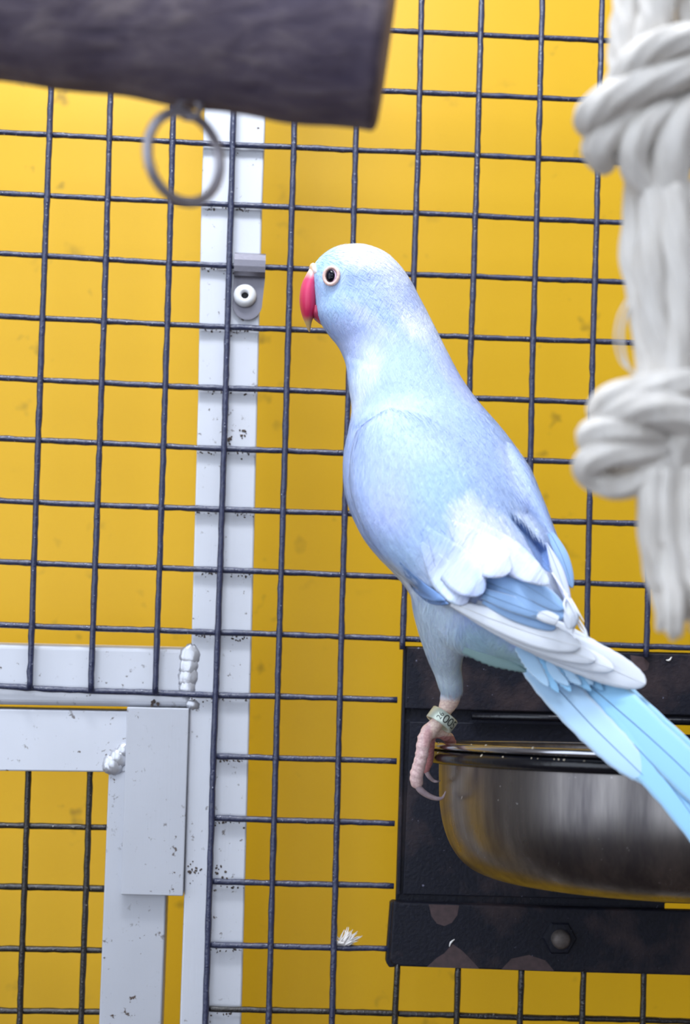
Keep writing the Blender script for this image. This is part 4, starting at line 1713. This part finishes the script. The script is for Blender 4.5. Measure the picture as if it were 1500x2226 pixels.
# second knot
strand('knot_loop', [(1540, 830, -5, 32), (1470, 838, -7, 34), (1400, 850, -7, 36), (1335, 868, -5, 36), (1308, 890, -2, 34)])
strand('knot_loop', [(1560, 930, -6, 38), (1480, 900, -8, 40), (1410, 885, -8, 40), (1350, 895, -6, 36), (1312, 915, -2, 30)])
strand('knot_loop', [(1430, 950, -3, 32), (1370, 940, -6, 34), (1318, 935, -5, 34), (1283, 948, -2, 32), (1290, 975, 1, 26)])
strand('knot_loop', [(1440, 985, -3, 28), (1380, 985, -5, 30), (1320, 988, -5, 32), (1278, 1008, -2, 34), (1292, 1040, 0, 30), (1340, 1058, -1, 28), (1400, 1040, -3, 28), (1450, 1000, -3, 26)])
strand('knot_loop', [(1560, 880, -2, 40), (1510, 940, -4, 44), (1470, 990, -2, 40), (1450, 1060, 0, 34)])
strand('knot_loop', [(1600, 960, 0, 48), (1540, 1000, -1, 48), (1500, 1060, 0, 44)])
strand('knot_loop', [(1300, 975, 4, 30), (1340, 1015, 4, 34), (1400, 1012, 3, 34), (1450, 980, 3, 34)])
strand('knot_loop', [(1320, 300, 4, 34), (1370, 290, 4, 36), (1440, 300, 5, 40)])
# tassel
random.seed(11)
for k in range(26):
    f = k / 25
    x0 = 1405 + 150 * f + random.uniform(-6, 6)
    x1 = 1432 + 150 * f + random.uniform(-14, 14)
    d0 = random.uniform(-5, 5)
    d1 = random.uniform(-9, 9)
    yb = 1372 - 20 * f + random.uniform(-26, 16)
    r_ = random.uniform(13, 19)
    strand('tassel_strand', [(x0, 1030, d0, r_ * 1.1), (x0 - 2, 1130, d0, r_ * 1.15), (0.55 * x0 + 0.45 * x1 + random.uniform(-6, 6), 1240, (d0 + d1) / 2, r_), (x1, yb - 60, d1, r_ * 0.9), (x1 + random.uniform(-6, 6), yb, d1, r_ * 0.45)], ridge=(0.08, 2, 0.8))
strand('loose_thread', [(1362, 655, 0, 3), (1345, 690, -1, 3), (1338, 740, -1, 3), (1350, 785, 0, 3), (1372, 805, 0, 3)], ridge=None)
strand('loose_thread', [(1372, 660, 0, 4), (1352, 720, -1, 4), (1362, 790, 0, 4), (1385, 820, 0, 4)], ridge=None)

# ================================================================== SMALL BITS
bm = bmesh.new()
random.seed(5)
root = (742, 2056)
for k in range(70):
    a = math.radians(random.choice([random.gauss(68, 16), random.gauss(25, 18), random.gauss(150, 20)]))
    L_ = random.uniform(12, 40) if math.degrees(a) < 110 else random.uniform(8, 28)
    x0, y0 = root[0] + random.uniform(-6, 14), root[1] - random.uniform(0, 6)
    d0 = random.uniform(-1.5, 1.0)
    x1, y1 = x0 + L_ * math.cos(a), y0 - L_ * math.sin(a)
    pts = [P(x0, y0, 0.6), P((x0 + x1) / 2 + random.uniform(-2, 2), (y0 + y1) / 2, 0.6 + d0), P(x1, y1, 0.6 + 1.5 * d0)]
    add_tube(bm, pts, [0.34 * MM, 0.42 * MM, 0.08 * MM], 5)
o = obj('down_feather', bm, M_DOWN)
tag(o, 'tiny fluffy white down feather caught on a mesh wire', 'feather')


def husk(pxy, yb, label):
    bm = bmesh.new()
    q = catmull([(x, y, r_) for x, y, r_ in pxy], 14)
    add_tube(bm, [P(x, y, yb) for x, y, r_ in q], [r_ * mmpx(yb) * MM for x, y, r_ in q], 8)
    o_ = obj('seed_husk', bm, M_DOWN)
    tag(o_, label, 'husk', 'seed husks stuck on the holder')


husk([(977, 2058, 0.8), (980, 2049, 2.2), (988, 2042, 0.8)], -2.7, 'small curved white husk stuck on the lower holder strip')
husk([(1448, 1435, 0.8), (1455, 1435, 2.2), (1460, 1428, 0.8)], 0.5, 'small curved white husk stuck on the upper holder strip')
